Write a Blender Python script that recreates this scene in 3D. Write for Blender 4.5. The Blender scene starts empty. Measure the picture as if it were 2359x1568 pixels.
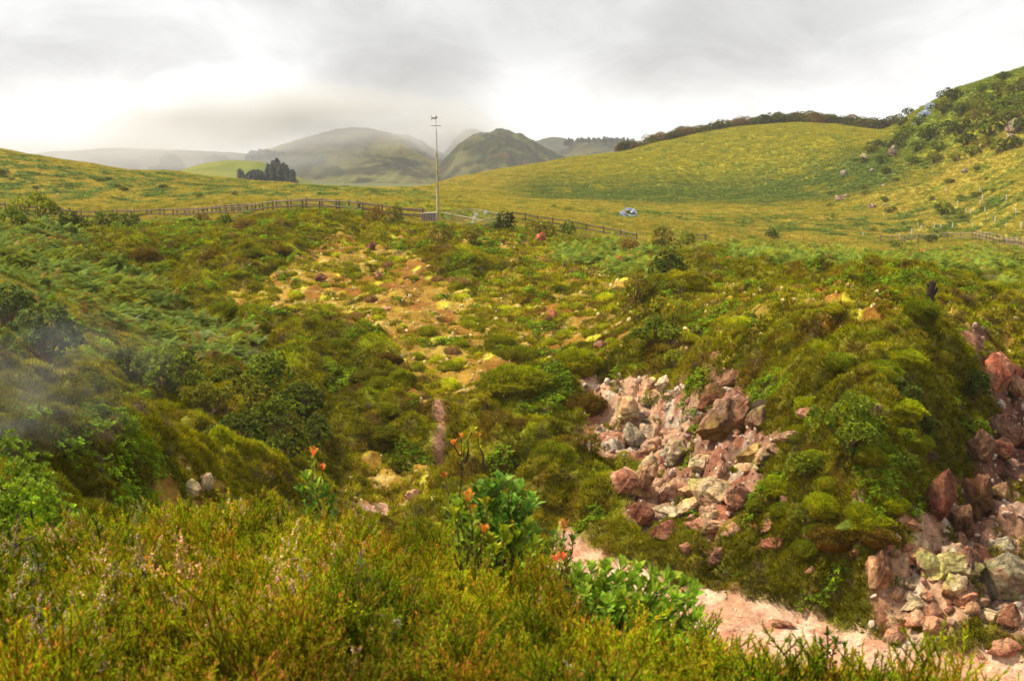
import bpy, math, random
import numpy as np
from mathutils import Vector, Matrix

SC = bpy.context.scene
COL = SC.collection
R = math.radians
MIST = True
rng = np.random.default_rng(7)
random.seed(7)

# ------------------------------------------------------------------ camera
FPX = 1050.0                       # focal length in pixels of a 1024 wide picture
KD = 2358 / 1024.0                 # layout notes were taken on a 2358 wide copy
PITCH = math.atan((340 - 158) / FPX)
cam_d = bpy.data.cameras.new('camera')
cam_d.sensor_width = 36.0
cam_d.lens = FPX / 1024 * 36.0
cam_d.clip_start = 0.05
cam_d.clip_end = 20000
cam_d.dof.use_dof = True
cam_d.dof.focus_distance = 46.0
cam_d.dof.aperture_fstop = 5.0
cam = bpy.data.objects.new('camera', cam_d)
COL.objects.link(cam)
cam.location = (0, 0, 0)
cam.rotation_euler = (math.pi / 2 - PITCH, 0, 0)
SC.camera = cam

# ------------------------------------------------------------------ sky and sun
SUN_EL, SUN_AZ = R(54), R(284)     # azimuth clockwise from +Y
w = bpy.data.worlds.new("World")
SC.world = w
w.use_nodes = True
nt = w.node_tree
nt.nodes.clear()
def N(t, k, **kw):
    n = t.nodes.new(k)
    for a, b in kw.items():
        setattr(n, a, b)
    return n
out = N(nt, 'ShaderNodeOutputWorld')
bg = N(nt, 'ShaderNodeBackground')
bg.inputs['Strength'].default_value = 0.071
sky = N(nt, 'ShaderNodeTexSky', sky_type='NISHITA', sun_disc=False)
sky.sun_elevation = SUN_EL
sky.sun_rotation = SUN_AZ
tc = N(nt, 'ShaderNodeTexCoord')
# clouds live in direction space: flatten the dome so that they bunch up at the horizon
sep = N(nt, 'ShaderNodeSeparateXYZ'); nt.links.new(tc.outputs['Generated'], sep.inputs[0])
zz = N(nt, 'ShaderNodeMath', operation='ADD'); nt.links.new(sep.outputs['Z'], zz.inputs[0]); zz.inputs[1].default_value = 0.42
zc = N(nt, 'ShaderNodeMath', operation='MAXIMUM'); nt.links.new(zz.outputs[0], zc.inputs[0]); zc.inputs[1].default_value = 0.05
dx = N(nt, 'ShaderNodeMath', operation='DIVIDE'); nt.links.new(sep.outputs['X'], dx.inputs[0]); nt.links.new(zc.outputs[0], dx.inputs[1])
dy = N(nt, 'ShaderNodeMath', operation='DIVIDE'); nt.links.new(sep.outputs['Y'], dy.inputs[0]); nt.links.new(zc.outputs[0], dy.inputs[1])
cmb = N(nt, 'ShaderNodeCombineXYZ'); nt.links.new(dx.outputs[0], cmb.inputs[0]); nt.links.new(dy.outputs[0], cmb.inputs[1])
def cloud_noise(scale, detail, off, dist=0.0, rough=0.5):
    m = N(nt, 'ShaderNodeMapping'); m.inputs['Location'].default_value = off
    nt.links.new(cmb.outputs[0], m.inputs['Vector'])
    n = N(nt, 'ShaderNodeTexNoise'); n.inputs['Scale'].default_value = scale
    n.inputs['Detail'].default_value = detail; n.inputs['Roughness'].default_value = rough
    n.inputs['Distortion'].default_value = dist
    nt.links.new(m.outputs[0], n.inputs['Vector'])
    return n.outputs['Fac']
n1 = cloud_noise(1.1, 5, (3.1, 1.2, 0.4), 0.3, 0.5)
n2 = cloud_noise(4.2, 7, (7.7, 4.2, 2.4), 0.8, 0.6)
mixn = N(nt, 'ShaderNodeMath', operation='MULTIPLY_ADD'); nt.links.new(n2, mixn.inputs[0]); mixn.inputs[1].default_value = 0.60
nt.links.new(n1, mixn.inputs[2])
ramp = N(nt, 'ShaderNodeValToRGB'); nt.links.new(mixn.outputs[0], ramp.inputs[0])
cr = ramp.color_ramp
cr.elements[0].position = 0.66; cr.elements[0].color = (7.0, 7.0, 7.02, 1)
cr.elements[1].position = 0.94; cr.elements[1].color = (10.3, 10.3, 10.3, 1)
e = cr.elements.new(0.80); e.color = (8.5, 8.5, 8.5, 1)
# brighter, thinner cloud low in the sky
lowr = N(nt, 'ShaderNodeMapRange', interpolation_type='SMOOTHSTEP'); nt.links.new(sep.outputs['Z'], lowr.inputs['Value'])
lowr.inputs['From Min'].default_value = 0.0; lowr.inputs['From Max'].default_value = 0.15
lowr.inputs['To Min'].default_value = 1.08; lowr.inputs['To Max'].default_value = 1.0
lowm = N(nt, 'ShaderNodeVectorMath', operation='SCALE'); nt.links.new(ramp.outputs[0], lowm.inputs[0]); nt.links.new(lowr.outputs[0], lowm.inputs['Scale'])
# thin bright places and one heavy bank in the cloud sheet
def spot(prev, U, V, rad, gain):
    a_, T_ = (U / 2.3027 - 512) / FPX, 0
    b_ = -(V / 2.3027 - 340) / FPX; c_, s_ = math.cos(PITCH), math.sin(PITCH)
    dv = Vector((a_, c_ + b_ * s_, b_ * c_ - s_)).normalized()
    d_ = N(nt, 'ShaderNodeVectorMath', operation='SUBTRACT'); nt.links.new(tc.outputs['Generated'], d_.inputs[0]); d_.inputs[1].default_value = dv
    st_ = N(nt, 'ShaderNodeVectorMath', operation='MULTIPLY'); nt.links.new(d_.outputs[0], st_.inputs[0]); st_.inputs[1].default_value = (1 / rad[0], 1 / rad[0], 1 / rad[1])
    wv = N(nt, 'ShaderNodeVectorMath', operation='SCALE'); nt.links.new(n2c, wv.inputs[0]); wv.inputs['Scale'].default_value = 1.1
    ad = N(nt, 'ShaderNodeVectorMath', operation='ADD'); nt.links.new(st_.outputs[0], ad.inputs[0]); nt.links.new(wv.outputs[0], ad.inputs[1])
    ln = N(nt, 'ShaderNodeVectorMath', operation='LENGTH'); nt.links.new(ad.outputs[0], ln.inputs[0])
    r_ = N(nt, 'ShaderNodeMapRange', interpolation_type='SMOOTHSTEP'); nt.links.new(ln.outputs['Value'], r_.inputs['Value'])
    r_.inputs['From Min'].default_value = 0.0; r_.inputs['From Max'].default_value = 1.0; r_.inputs['To Min'].default_value = gain; r_.inputs['To Max'].default_value = 1.0
    o_ = N(nt, 'ShaderNodeVectorMath', operation='SCALE'); nt.links.new(prev, o_.inputs[0]); nt.links.new(r_.outputs[0], o_.inputs['Scale'])
    return o_.outputs[0]
nn_ = N(nt, 'ShaderNodeTexNoise'); nn_.inputs['Scale'].default_value = 5.0; nn_.inputs['Detail'].default_value = 5
nt.links.new(tc.outputs['Generated'], nn_.inputs['Vector'])
nsb = N(nt, 'ShaderNodeVectorMath', operation='SUBTRACT'); nt.links.new(nn_.outputs['Color'], nsb.inputs[0]); nsb.inputs[1].default_value = (.5, .5, .5); n2c = nsb.outputs[0]
cur = lowm.outputs[0]
for sp_args in [(300, 290, (.24, .075), 1.6), (1330, 290, (.20, .07), 1.42), (1900, 260, (.24, .08), 1.3), (2250, 60, (.18, .12), 1.22), (530, 70, (.12, .06), 1.16), (1000, 120, (.38, .14), .76), (850, 230, (.22, .08), .84), (1650, 120, (.28, .08), .92), (100, 30, (.25, .09), .90), (1500, 20, (.3, .08), .93)]:
    cur = spot(cur, *sp_args)
# an overcast dome is brightest overhead
zen = N(nt, 'ShaderNodeMapRange', interpolation_type='SMOOTHSTEP'); nt.links.new(sep.outputs['Z'], zen.inputs['Value'])
zen.inputs['From Min'].default_value = 0.18; zen.inputs['From Max'].default_value = 0.85
zen.inputs['To Min'].default_value = 1.0; zen.inputs['To Max'].default_value = 1.0
zenm = N(nt, 'ShaderNodeVectorMath', operation='SCALE'); nt.links.new(cur, zenm.inputs[0]); nt.links.new(zen.outputs[0], zenm.inputs['Scale'])
mx = N(nt, 'ShaderNodeMix', data_type='RGBA'); mx.inputs[0].default_value = 0.97
nt.links.new(sky.outputs[0], mx.inputs[6]); nt.links.new(zenm.outputs[0], mx.inputs[7])
nt.links.new(mx.outputs[2], bg.inputs['Color'])
nt.links.new(bg.outputs[0], out.inputs[0])
w.cycles.sampling_method = 'MANUAL'
w.cycles.sample_map_resolution = 512

sd = bpy.data.lights.new('sun', 'SUN'); sd.energy = 5.0; sd.angle = R(5); sd.color = (1.0, 0.89, 0.66)
sun = bpy.data.objects.new('sun', sd); COL.objects.link(sun)
sdir = Vector((math.sin(SUN_AZ) * math.cos(SUN_EL), math.cos(SUN_AZ) * math.cos(SUN_EL), math.sin(SUN_EL)))
sun.rotation_euler = sdir.to_track_quat('Z', 'Y').to_euler()
sun.location = (0, -20, 60)

SC.view_settings.view_transform = 'Standard'
SC.view_settings.look = 'None'
SC.view_settings.exposure = 0.58
SC.view_settings.gamma = 1.0
SC.render.engine = 'CYCLES'
SC.render.resolution_x = 1024; SC.render.resolution_y = 680
cy = SC.cycles
cy.use_denoising = True
try:
    cy.denoiser = 'OPENIMAGEDENOISE'
except Exception:
    pass
cy.max_bounces = 5; cy.diffuse_bounces = 2; cy.glossy_bounces = 1; cy.transmission_bounces = 3
cy.transparent_max_bounces = 6; cy.volume_bounces = 0
cy.use_adaptive_sampling = True; cy.adaptive_threshold = 0.02
cy.volume_step_rate = 1.0; cy.volume_max_steps = 64
cy.caustics_reflective = False; cy.caustics_refractive = False

# ------------------------------------------------------------------ helpers
cp, sp = math.cos(PITCH), math.sin(PITCH)
def ray(U, V):
    """x/Y and z/Y of the line of sight through a layout point"""
    a = (U / KD - 512) / FPX; b = -(V / KD - 340) / FPX
    fy = cp + b * sp
    return a / fy, (b * cp - sp) / fy

def screen(a, T):
    """inverse of ray()"""
    # a = a0/fy, T = (b cp - sp)/(cp + b sp)
    b = (T * cp + sp) / (cp - T * sp)
    fy = cp + b * sp
    return (a * fy * FPX + 512) * KD, (340 - b * FPX) * KD

def hsh(ix, iy, seed):
    h = (ix.astype(np.int64) * 374761393 + iy.astype(np.int64) * 668265263 + seed * 1442695041) & 0xFFFFFFFF
    h = ((h ^ (h >> 13)) * 1274126177) & 0xFFFFFFFF
    return ((h ^ (h >> 16)) & 0xFFFFFFFF) / 4294967295.0

def noise2(x, y, seed=0):
    x = np.asarray(x, float); y = np.asarray(y, float)
    ix = np.floor(x).astype(np.int64); iy = np.floor(y).astype(np.int64)
    fx = x - ix; fy = y - iy
    ux = fx * fx * fx * (fx * (fx * 6 - 15) + 10); uy = fy * fy * fy * (fy * (fy * 6 - 15) + 10)
    def g(i, j):
        an = hsh(ix + i, iy + j, seed) * 2 * math.pi
        return np.cos(an) * (fx - i) + np.sin(an) * (fy - j)
    n = (g(0, 0) * (1 - ux) + g(1, 0) * ux) * (1 - uy) + (g(0, 1) * (1 - ux) + g(1, 1) * ux) * uy
    return n * 1.5

def fbm(x, y, octv=4, seed=0, gain=0.5, lac=2.03):
    s = 0; a = 1.0; t = 0
    for o in range(octv):
        s = s + a * noise2(x * lac ** o, y * lac ** o, seed + 17 * o); t += a; a *= gain
    return s / t * 1.4

def worley(x, y, seed=0):
    x = np.asarray(x, float); y = np.asarray(y, float)
    ix = np.floor(x).astype(np.int64); iy = np.floor(y).astype(np.int64)
    f1 = np.full(x.shape, 9.0); f2 = np.full(x.shape, 9.0); cid = np.zeros(x.shape)
    for i in (-1, 0, 1):
        for j in (-1, 0, 1):
            px = ix + i + hsh(ix + i, iy + j, seed); py = iy + j + hsh(ix + i, iy + j, seed + 5)
            d = np.hypot(px - x, py - y); k = hsh(ix + i, iy + j, seed + 9)
            m = d < f1
            f2 = np.where(m, f1, np.minimum(f2, d)); cid = np.where(m, k, cid); f1 = np.where(m, d, f1)
    return f1, f2, cid

def ss(a, b, x):
    t = np.clip((x - a) / (b - a), 0, 1)
    return t * t * (3 - 2 * t)

# ------------------------------------------------------------------ terrain: feature lines measured on the land
# every line: (U, V, 'd', distance) or (U, V, 'z', height below the eye)
D, Z = 'd', 'z'
ROWS = [
 [(-900, 0, 'f', 1.0, -1.72), (3300, 0, 'f', 1.0, -1.72)],
 [(-900, 0, 'f', 2.4, -1.95), (3300, 0, 'f', 2.4, -1.95)],
 # B crest of the heathery knoll the camera stands on (ground under the plants)
 [(-900, 1560, D, 4.2), (-200, 1500, D, 4.8), (0, 1420, D, 5.6), (150, 1300, D, 7), (300, 1245, D, 7.6), (640, 1265, D, 7.4), (800, 1290, D, 7.0), (1000, 1330, D, 6.6),
  (1250, 1410, D, 6.1), (1450, 1500, D, 5.6), (1650, 1600, D, 5.0), (1850, 1700, D, 4.5), (2050, 1740, D, 4.2), (2358, 1780, D, 3.9), (3300, 1850, D, 3.8)],
 [(-900, 0, 'f', 10, -5.4), (0, 0, 'f', 11, -5.6), (600, 0, 'f', 13.5, -7.3), (1200, 0, 'f', 12, -8.2), (2358, 0, 'f', 11, -9), (3300, 0, 'f', 11, -9)],
 # D near edge of the pit floor
 [(-900, 0, 'f', 16, -6), (0, 0, 'f', 17, -7.8), (300, 0, 'f', 18, -9.5), (600, 0, 'f', 20, -11.7), (900, 0, 'f', 24, -12.3), (1200, 0, 'f', 22, -12.3), (2358, 0, 'f', 18, -12.3), (3300, 0, 'f', 18, -12.3)],
 # E crest of the left spur, far edge of the pink path
 [(-900, 700, D, 23), (0, 880, D, 24), (150, 930, D, 25), (300, 975, D, 26), (450, 1040, D, 28), (600, 1125, D, 30), (700, 1150, D, 31.5), (900, 1175, Z, -12.3),
  (1200, 1195, Z, -12.3), (1400, 1290, Z, -12.3), (1640, 1370, Z, -12.2), (1800, 1415, Z, -12.2), (2000, 1480, Z, -12.2), (2200, 1530, Z, -12.2), (2358, 1560, Z, -12.2), (3300, 1700, Z, -12)],
 # F gully behind the spur, foot of the far bank
 [(-900, 0, 'f', 29, -6), (0, 0, 'f', 30, -8.3), (300, 0, 'f', 32, -10), (600, 0, 'f', 34, -11.9), (700, 0, 'f', 36, -12), (900, 1110, Z, -12.0), (1200, 1120, Z, -11.9), (1400, 1205, Z, -11.7),
  (1640, 1290, Z, -11.4), (1800, 1340, Z, -11.2), (2000, 1410, Z, -11.4), (2200, 1450, Z, -11.5), (2358, 1470, Z, -11.4), (3300, 1560, Z, -11)],
 # G
 [(-900, 700, D, 38), (0, 800, D, 38), (300, 950, D, 39.5), (600, 1040, Z, -11.2), (900, 985, Z, -11.1), (1200, 985, Z, -11), (1400, 1060, Z, -11.0), (1540, 1150, Z, -11.2), (1640, 1160, Z, -10.7),
  (1800, 1150, Z, -9.8), (2000, 1150, Z, -8.9), (2130, 1150, Z, -9.4), (2250, 1220, Z, -10.6), (2358, 1220, Z, -10.6), (3300, 1300, Z, -10)],
 # H
 [(-900, 600, D, 54), (0, 650, D, 53), (300, 780, D, 53), (600, 855, D, 50), (900, 865, Z, -10.2), (1200, 885, Z, -10.1), (1400, 905, Z, -9.9), (1540, 905, Z, -9.6), (1640, 905, Z, -8.6), (1800, 900, Z, -7.6),
  (2000, 900, Z, -7), (2110, 895, Z, -7.2), (2180, 940, Z, -8.1), (2250, 985, Z, -9.1), (2358, 1020, Z, -9.8), (3300, 1100, Z, -9)],
 # I
 [(-900, 540, D, 70), (0, 565, D, 71), (300, 650, D, 69), (600, 700, D, 66), (900, 740, Z, -9.1), (1200, 760, Z, -9.2), (1400, 745, Z, -8.6), (1640, 745, Z, -7.3), (1800, 745, Z, -6.3),
  (2000, 735, Z, -5.9), (2120, 735, Z, -6.0), (2200, 765, Z, -6.5), (2358, 790, Z, -6.9), (3300, 850, Z, -7)],
 # J
 [(-900, 500, D, 84), (0, 525, D, 86), (300, 565, D, 84), (600, 575, D, 82), (900, 600, D, 78), (1200, 620, D, 76), (1400, 640, D, 72), (1640, 620, D, 66), (1800, 640, D, 57),
  (2000, 655, D, 51), (2120, 655, D, 51), (2250, 680, D, 51), (2358, 690, D, 51), (3300, 720, D, 50)],
 # K line of the fence
 [(-900, 470, D, 125), (0, 492, D, 128), (120, 505, D, 130), (230, 509, D, 132), (330, 507, D, 132), (450, 500, D, 128), (550, 497, D, 118), (620, 488, D, 110), (720, 484, D, 107), (830, 493, D, 104),
  (950, 507, D, 104), (1000, 510, D, 104), (1100, 518, D, 105), (1180, 520, D, 110), (1300, 528, D, 122), (1450, 545, D, 128), (1640, 560, D, 130), (1800, 570, D, 135), (2040, 566, D, 150),
  (2150, 560, D, 152), (2240, 556, D, 150), (2300, 568, D, 142), (2358, 596, D, 128), (3300, 640, D, 120)],
 # L
 [(-900, 440, D, 160), (0, 460, D, 160), (300, 470, D, 158), (600, 460, D, 150), (900, 470, D, 140), (1000, 478, D, 142), (1200, 485, D, 150), (1400, 492, D, 165), (1640, 495, D, 178), (1800, 500, D, 182),
  (1900, 497, D, 185), (2000, 505, D, 180), (2120, 512, D, 172), (2250, 512, D, 165), (2358, 515, D, 150), (3300, 540, D, 140)],
 # M crest of the left rise / foot of the meadow hill
 [(-900, 270, D, 230), (-300, 325, D, 220), (0, 347, D, 215), (150, 369, D, 215), (300, 390, D, 212), (450, 410, D, 208), (600, 424, D, 204), (750, 431, D, 204), (900, 438, D, 206), (1000, 442, D, 208), (1080, 448, D, 214), (1200, 452, D, 222),
  (1400, 455, D, 230), (1640, 464, D, 236), (1750, 462, D, 234), (1850, 450, D, 232), (1950, 420, D, 232), (2060, 385, D, 232), (2120, 370, D, 230), (2250, 340, D, 215), (2358, 330, D, 200), (3300, 250, D, 180)],
 # N crest of the meadow hill and of the steep right hill
 [(-900, 0, 'f', 320, -14), (900, 0, 'f', 320, -17), (1000, 430, D, 330), (1080, 407, D, 345), (1200, 385, D, 360), (1300, 366, D, 370), (1430, 352, D, 380), (1500, 334, D, 380), (1600, 312, D, 385), (1700, 298, D, 385), (1850, 286, D, 385),
  (1950, 292, D, 375), (2020, 303, D, 360), (2060, 294, D, 335), (2130, 244, D, 300), (2200, 208, D, 285), (2280, 183, D, 272), (2358, 160, D, 262), (2600, 110, D, 250), (3300, 60, D, 240)],
 [(-900, 0, 'f', 430, -17), (900, 0, 'f', 430, -19), (1200, 0, 'f', 450, -4), (1500, 0, 'f', 460, 2), (2000, 0, 'f', 450, 8), (2358, 0, 'f', 330, 22), (3300, 0, 'f', 300, 30)],
 [(-900, 0, 'f', 620, -20), (3300, 0, 'f', 620, -16)],
 [(-900, 0, 'f', 1400, -24), (3300, 0, 'f', 1400, -24)],
 [(-900, 0, 'f', 5200, -40), (3300, 0, 'f', 5200, -40)],
]
NA = 860
AMIN, AMAX = -0.86, 0.86
A = np.linspace(AMIN, AMAX, NA)
def yrange(a, b, n, last=False):
    return np.exp(np.linspace(math.log(a), math.log(b), n, endpoint=last))
YG = np.concatenate([yrange(1.0, 10, 90), yrange(10, 17, 40), yrange(17, 110, 560), yrange(110, 400, 210), yrange(400, 5200, 40, True)])
NY = len(YG)
KY, KT = [], []
for row in ROWS:
    pa, py, pt = [], [], []
    for r in row:
        if r[2] == 'f':
            a_, _ = ray(r[0], 900); y_ = r[3]; t_ = r[4] / r[3]
        else:
            a_, t_ = ray(r[0], r[1]); y_ = r[3] if r[2] == D else r[3] / t_
        pa.append(a_); py.append(math.log(y_)); pt.append(t_)
    pa = np.array(pa)
    yy_ = np.interp(A, pa, py); tt_ = np.interp(A, pa, pt)
    kk = np.exp(-0.5 * (np.arange(-12, 13) / 4.5) ** 2); kk /= kk.sum()
    f = lambda q: np.convolve(np.pad(q, 12, mode='edge'), kk, mode='valid')
    KY.append(f(yy_)); KT.append(f(tt_))
KY = np.array(KY); KT = np.array(KT)                 # K x NA
for k in range(1, len(KY)):
    KY[k] = np.maximum(KY[k], KY[k - 1] + 0.025)
# monotone cubic (PCHIP) down every column, on height z
KZ = KT * np.exp(KY)
h_ = np.diff(KY, axis=0); dl = np.diff(KZ, axis=0) / h_
m_ = np.zeros_like(KZ)
w1 = 2 * h_[1:] + h_[:-1]; w2 = h_[1:] + 2 * h_[:-1]
same = (dl[1:] * dl[:-1]) > 0
with np.errstate(divide='ignore', invalid='ignore'):
    hm = (w1 + w2) / (w1 / dl[:-1] + w2 / dl[1:])
m_[1:-1] = np.where(same, hm, 0)
m_[0] = dl[0]; m_[-1] = dl[-1]
LY = np.log(YG)
BASE = np.zeros((NY, NA))
for j in range(NA):
    k = np.clip(np.searchsorted(KY[:, j], LY, side='right') - 1, 0, len(KY) - 2)
    hh = h_[k, j]; t = np.clip((LY - KY[k, j]) / hh, 0, 1)
    BASE[:, j] = ((1 + 2 * t) * (1 - t) ** 2 * KZ[k, j] + t * (1 - t) ** 2 * hh * m_[k, j]
                  + t * t * (3 - 2 * t) * KZ[k + 1, j] + t * t * (t - 1) * hh * m_[k + 1, j])
ker = np.array([1, 4, 6, 4, 1.]) / 16
for _ in range(3):
    P = np.pad(BASE, ((2, 2), (0, 0)), mode='edge')
    BASE = sum(ker[i] * P[i:i + NY] for i in range(5))

AG, YGG = np.meshgrid(A, YG)
X = AG * YGG; Yw = YGG

HG = BASE
def cell(x, y):
    y = np.maximum(np.asarray(y, float), 1.001); x = np.asarray(x, float)
    fa = np.clip((x / y - AMIN) / (AMAX - AMIN) * (NA - 1), 0, NA - 1.001)
    fr = np.interp(y, YG, np.arange(NY)); fr = np.clip(fr, 0, NY - 1.001)
    return fr, fa
def sample(G, x, y):
    fr, fa = cell(x, y)
    i = fr.astype(int); j = fa.astype(int); u = fr - i; v = fa - j
    return (G[i, j] * (1 - u) + G[i + 1, j] * u) * (1 - v) + (G[i, j + 1] * (1 - u) + G[i + 1, j + 1] * u) * v
def ground(x, y):
    return sample(HG, x, y)
def hit(U, V, ymin=14.0, ymax=600.0):
    """first place where the line of sight meets the base land, past ymin"""
    a, T = ray(U, V)
    ys = YG[(YG > ymin) & (YG < ymax)]
    z = sample(BASE, a * ys, ys)
    idx = np.nonzero(z >= T * ys)[0]
    i = idx[0] if len(idx) else int(np.argmin(np.abs(z - T * ys) / ys))
    return a * ys[i], float(ys[i])

# ------------------------------------------------------------------ zones (patches measured on the land)
def poly_world(pts, ymin=14.0):
    o = []
    for U, V in pts:
        if -2 < U < 2360 and V < 1566:
            x, y = hit(U, V, ymin)
        else:
            x, y = hit(U, V, ymin)
        o.append((x / y, math.log(y)))
    return o
def inside(poly, a, ly):
    r = np.zeros(a.shape, bool); n = len(poly)
    for i in range(n):
        x0, y0 = poly[i]; x1, y1 = poly[(i + 1) % n]
        if abs(y1 - y0) < 1e-9: continue
        c = ((y0 > ly) != (y1 > ly)) & (a < (x1 - x0) * (ly - y0) / (y1 - y0) + x0)
        r ^= c
    return r
ZONES = {
 'soil': [[(485, 685), (600, 655), (700, 610), (715, 560), (770, 540), (860, 560), (960, 600), (1000, 640), (1080, 670), (1100, 760), (1130, 800), (1230, 860), (1210, 895), (1100, 925), (1000, 970), (930, 920), (900, 800), (760, 765), (640, 735), (540, 720)],
          [(385, 1095), (500, 1100), (515, 1150), (480, 1180), (300, 1190), (240, 1168), (310, 1152)]],
 'mixed': [[(780, 525), (1000, 535), (1300, 560), (1470, 680), (1490, 790), (1330, 920), (1220, 880), (1110, 760), (1100, 650), (1200, 620), (1000, 580)],
           [(1540, 720), (1700, 660), (1900, 680), (2100, 740), (2080, 810), (1850, 800), (1700, 830), (1560, 840)],
           [(1560, 780), (1640, 760), (1650, 820), (1560, 840)],
           [(2130, 740), (2200, 730), (2358, 760), (2400, 800), (2200, 800)],
           [(850, 1060), (980, 1050), (1000, 1180), (760, 1200), (780, 1120)],
           [(1230, 560), (1260, 545), (1280, 590), (1240, 590)]],
 'rock': [[(1320, 880), (1400, 905), (1480, 890), (1560, 930), (1640, 910), (1700, 905), (1760, 970), (1800, 1020), (1760, 1100), (1730, 1180), (1640, 1235), (1550, 1225), (1430, 1190), (1480, 1130), (1460, 1070), (1300, 1085), (1350, 1000)],
          [(2030, 1290), (2120, 1240), (2140, 1130), (2190, 1100), (2260, 1080), (2290, 1000), (2240, 880), (2210, 800), (2260, 800), (2500, 830), (2700, 1600), (2300, 1520), (1990, 1440), (2010, 1380)],
          [(1640, 860), (1700, 840), (1720, 900), (1640, 910)]],
 'path': [[(770, 1165), (885, 1160), (900, 1195), (760, 1205)], [(1290, 1232), (1380, 1275), (1560, 1350), (1700, 1390), (1850, 1425), (2050, 1485), (2200, 1515), (2500, 1550), (2700, 1750), (2200, 1750), (1700, 1650), (1300, 1500), (1230, 1400)]],
 'trail': [[(995, 940), (1018, 940), (1024, 980), (1030, 1010), (1022, 1050), (1028, 1090), (1000, 1090), (996, 1050), (1010, 1010), (998, 980)]],
 'fern': [[(-400, 480), (0, 500), (120, 520), (200, 590), (330, 650), (420, 720), (560, 770), (640, 870), (600, 900), (420, 850), (250, 800), (120, 760), (-400, 760)],
          [(1250, 600), (1300, 575), (1430, 585), (1440, 620), (1330, 625)],
          [(1400, 545), (1500, 600), (1500, 680), (1400, 640)],
          [(1640, 560), (2358, 590), (3000, 620), (3000, 720), (2358, 690), (2250, 660), (1900, 640), (1700, 620)],
          [(1950, 1290), (2000, 1270), (1990, 1310)]],
 'flat': [[(860, 690), (900, 650), (960, 640), (1030, 705), (1095, 765), (1000, 785), (900, 765)], [(1060, 840), (1200, 830), (1215, 880), (1090, 915), (1030, 900)]],
 'meadow': [[(-900, 512), (230, 516), (500, 512), (620, 494), (760, 490), (900, 520), (1180, 530), (1400, 560), (1640, 580), (2358, 620), (3300, 640), (3300, -300), (-900, -300)]],
}
def warp_a(a, ly, x, y, s=1.0):
    j1 = fbm(x * 0.55, y * 0.55, 3, 71); j2 = fbm(x * 0.55 + 31, y * 0.55, 3, 72)
    return a + 0.011 * s * j1, ly + 0.028 * s * j2
def zone_of(x, y):
    x = np.asarray(x, float); y = np.maximum(np.asarray(y, float), 1.0)
    a = x / y; ly = np.log(y)
    wa, wl = warp_a(a, ly, x, y); pa_, pl_ = warp_a(a, ly, x, y, .35)
    o = {}
    for k, polys in ZW.items():
        m = np.zeros(a.shape, bool)
        for p, sharp in polys:
            m |= inside(p, a if sharp else (pa_ if k == 'path' else wa), ly if sharp else (pl_ if k == 'path' else wl))
        o[k] = m & (y > 14)
    o['meadow'] = (o['meadow'] & (y > 60)) | (y > 190)
    return o
ZW = {k: [(poly_world(p, 20 if k in ('path',) else 14), k in ('trail', 'meadow')) for p in v] for k, v in ZONES.items()}
# far polygons with V above the crest are awkward to march: close the meadow zone by distance instead
ZW['meadow'] = [([(ray(U, V)[0], math.log(hit(U, V, 60)[1])) for U, V in ZONES['meadow'][0][:10]] + [(2.0, 12.0), (-2.0, 12.0)], True)]
ZW['meadow'][0][0][0] = (-1.5, ZW['meadow'][0][0][0][1]); ZW['meadow'][0][0][9] = (1.5, ZW['meadow'][0][0][9][1])
ZG = zone_of(X, Yw)

def soft(m, n=2):
    q = m.astype(float)
    for _ in range(n):
        P = np.pad(q, 1, mode='edge')
        q = (P[:-2, 1:-1] + P[2:, 1:-1] + P[1:-1, :-2] + P[1:-1, 2:] + 4 * q) / 8
    return q
S = {k: soft(v, 4) for k, v in ZG.items()}
def wide(m, r=7):
    q = m.astype(float)
    for _ in range(3):
        for ax in (0, 1):
            P = np.concatenate([np.repeat(np.take(q, [0], ax), r + 1, ax), q, np.repeat(np.take(q, [-1], ax), r, ax)], ax)
            c = np.cumsum(P, ax); n = q.shape[ax]
            q = (np.take(c, range(2 * r + 1, 2 * r + 1 + n), ax) - np.take(c, range(0, n), ax)) / (2 * r + 1)
    return q
SR = {k: wide(v) for k, v in ZG.items()}
rockS = np.clip(S['rock'], 0, 1); pathS = np.clip(S['path'] + S['trail'], 0, 1)
bare = np.clip(S['soil'] + 0.7 * S['mixed'], 0, 1) * (1 - rockS) * (1 - pathS)
fernS = S['fern'] * (1 - pathS) * (1 - rockS)
meadS = S['meadow']
near = ss(14, 9, Yw)
heath = np.clip(1 - bare - rockS - pathS - fernS - meadS, 0, 1) * (1 - near)

# ------------------------------------------------------------------ relief: cushions, hollows, rock
rockC, pathC, fernC, meadC = rockS, pathS, fernS, meadS
rockS = np.clip(SR['rock'], 0, 1); pathS = np.clip(1.3 * (SR['path'] + SR['trail']), 0, 1)
bare = np.clip(SR['soil'] + 0.7 * SR['mixed'], 0, 1) * (1 - rockS) * (1 - pathS)
fernS = SR['fern'] * (1 - pathS) * (1 - rockS); meadS = SR['meadow']
heath = np.clip(1 - bare - rockS - pathS - fernS - meadS, 0, 1) * (1 - near)
wx = X + 0.5 * fbm(X * 0.4, Yw * 0.4, 2, 11); wy = Yw + 0.5 * fbm(X * 0.4 + 9, Yw * 0.4, 2, 12)
f1, f2, cid = worley(wx / 2.1, wy / 1.8, 3)
g1, g2, gid = worley(wx / 0.75 + 7, wy / 0.75, 4)
cush = np.clip(1 - (f1 / 0.70) ** 2.4, 0, 1) ** 0.6 * (0.55 + 0.6 * cid)
cush2 = np.clip(1 - (g1 / 0.75) ** 2, 0, 1) ** 0.5 * (0.5 + 0.6 * gid)
und = fbm(X / 9, Yw / 9, 3, 21)
und2 = fbm(X / 3.0, Yw / 3.0, 3, 22)
REL = np.zeros_like(BASE)
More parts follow.
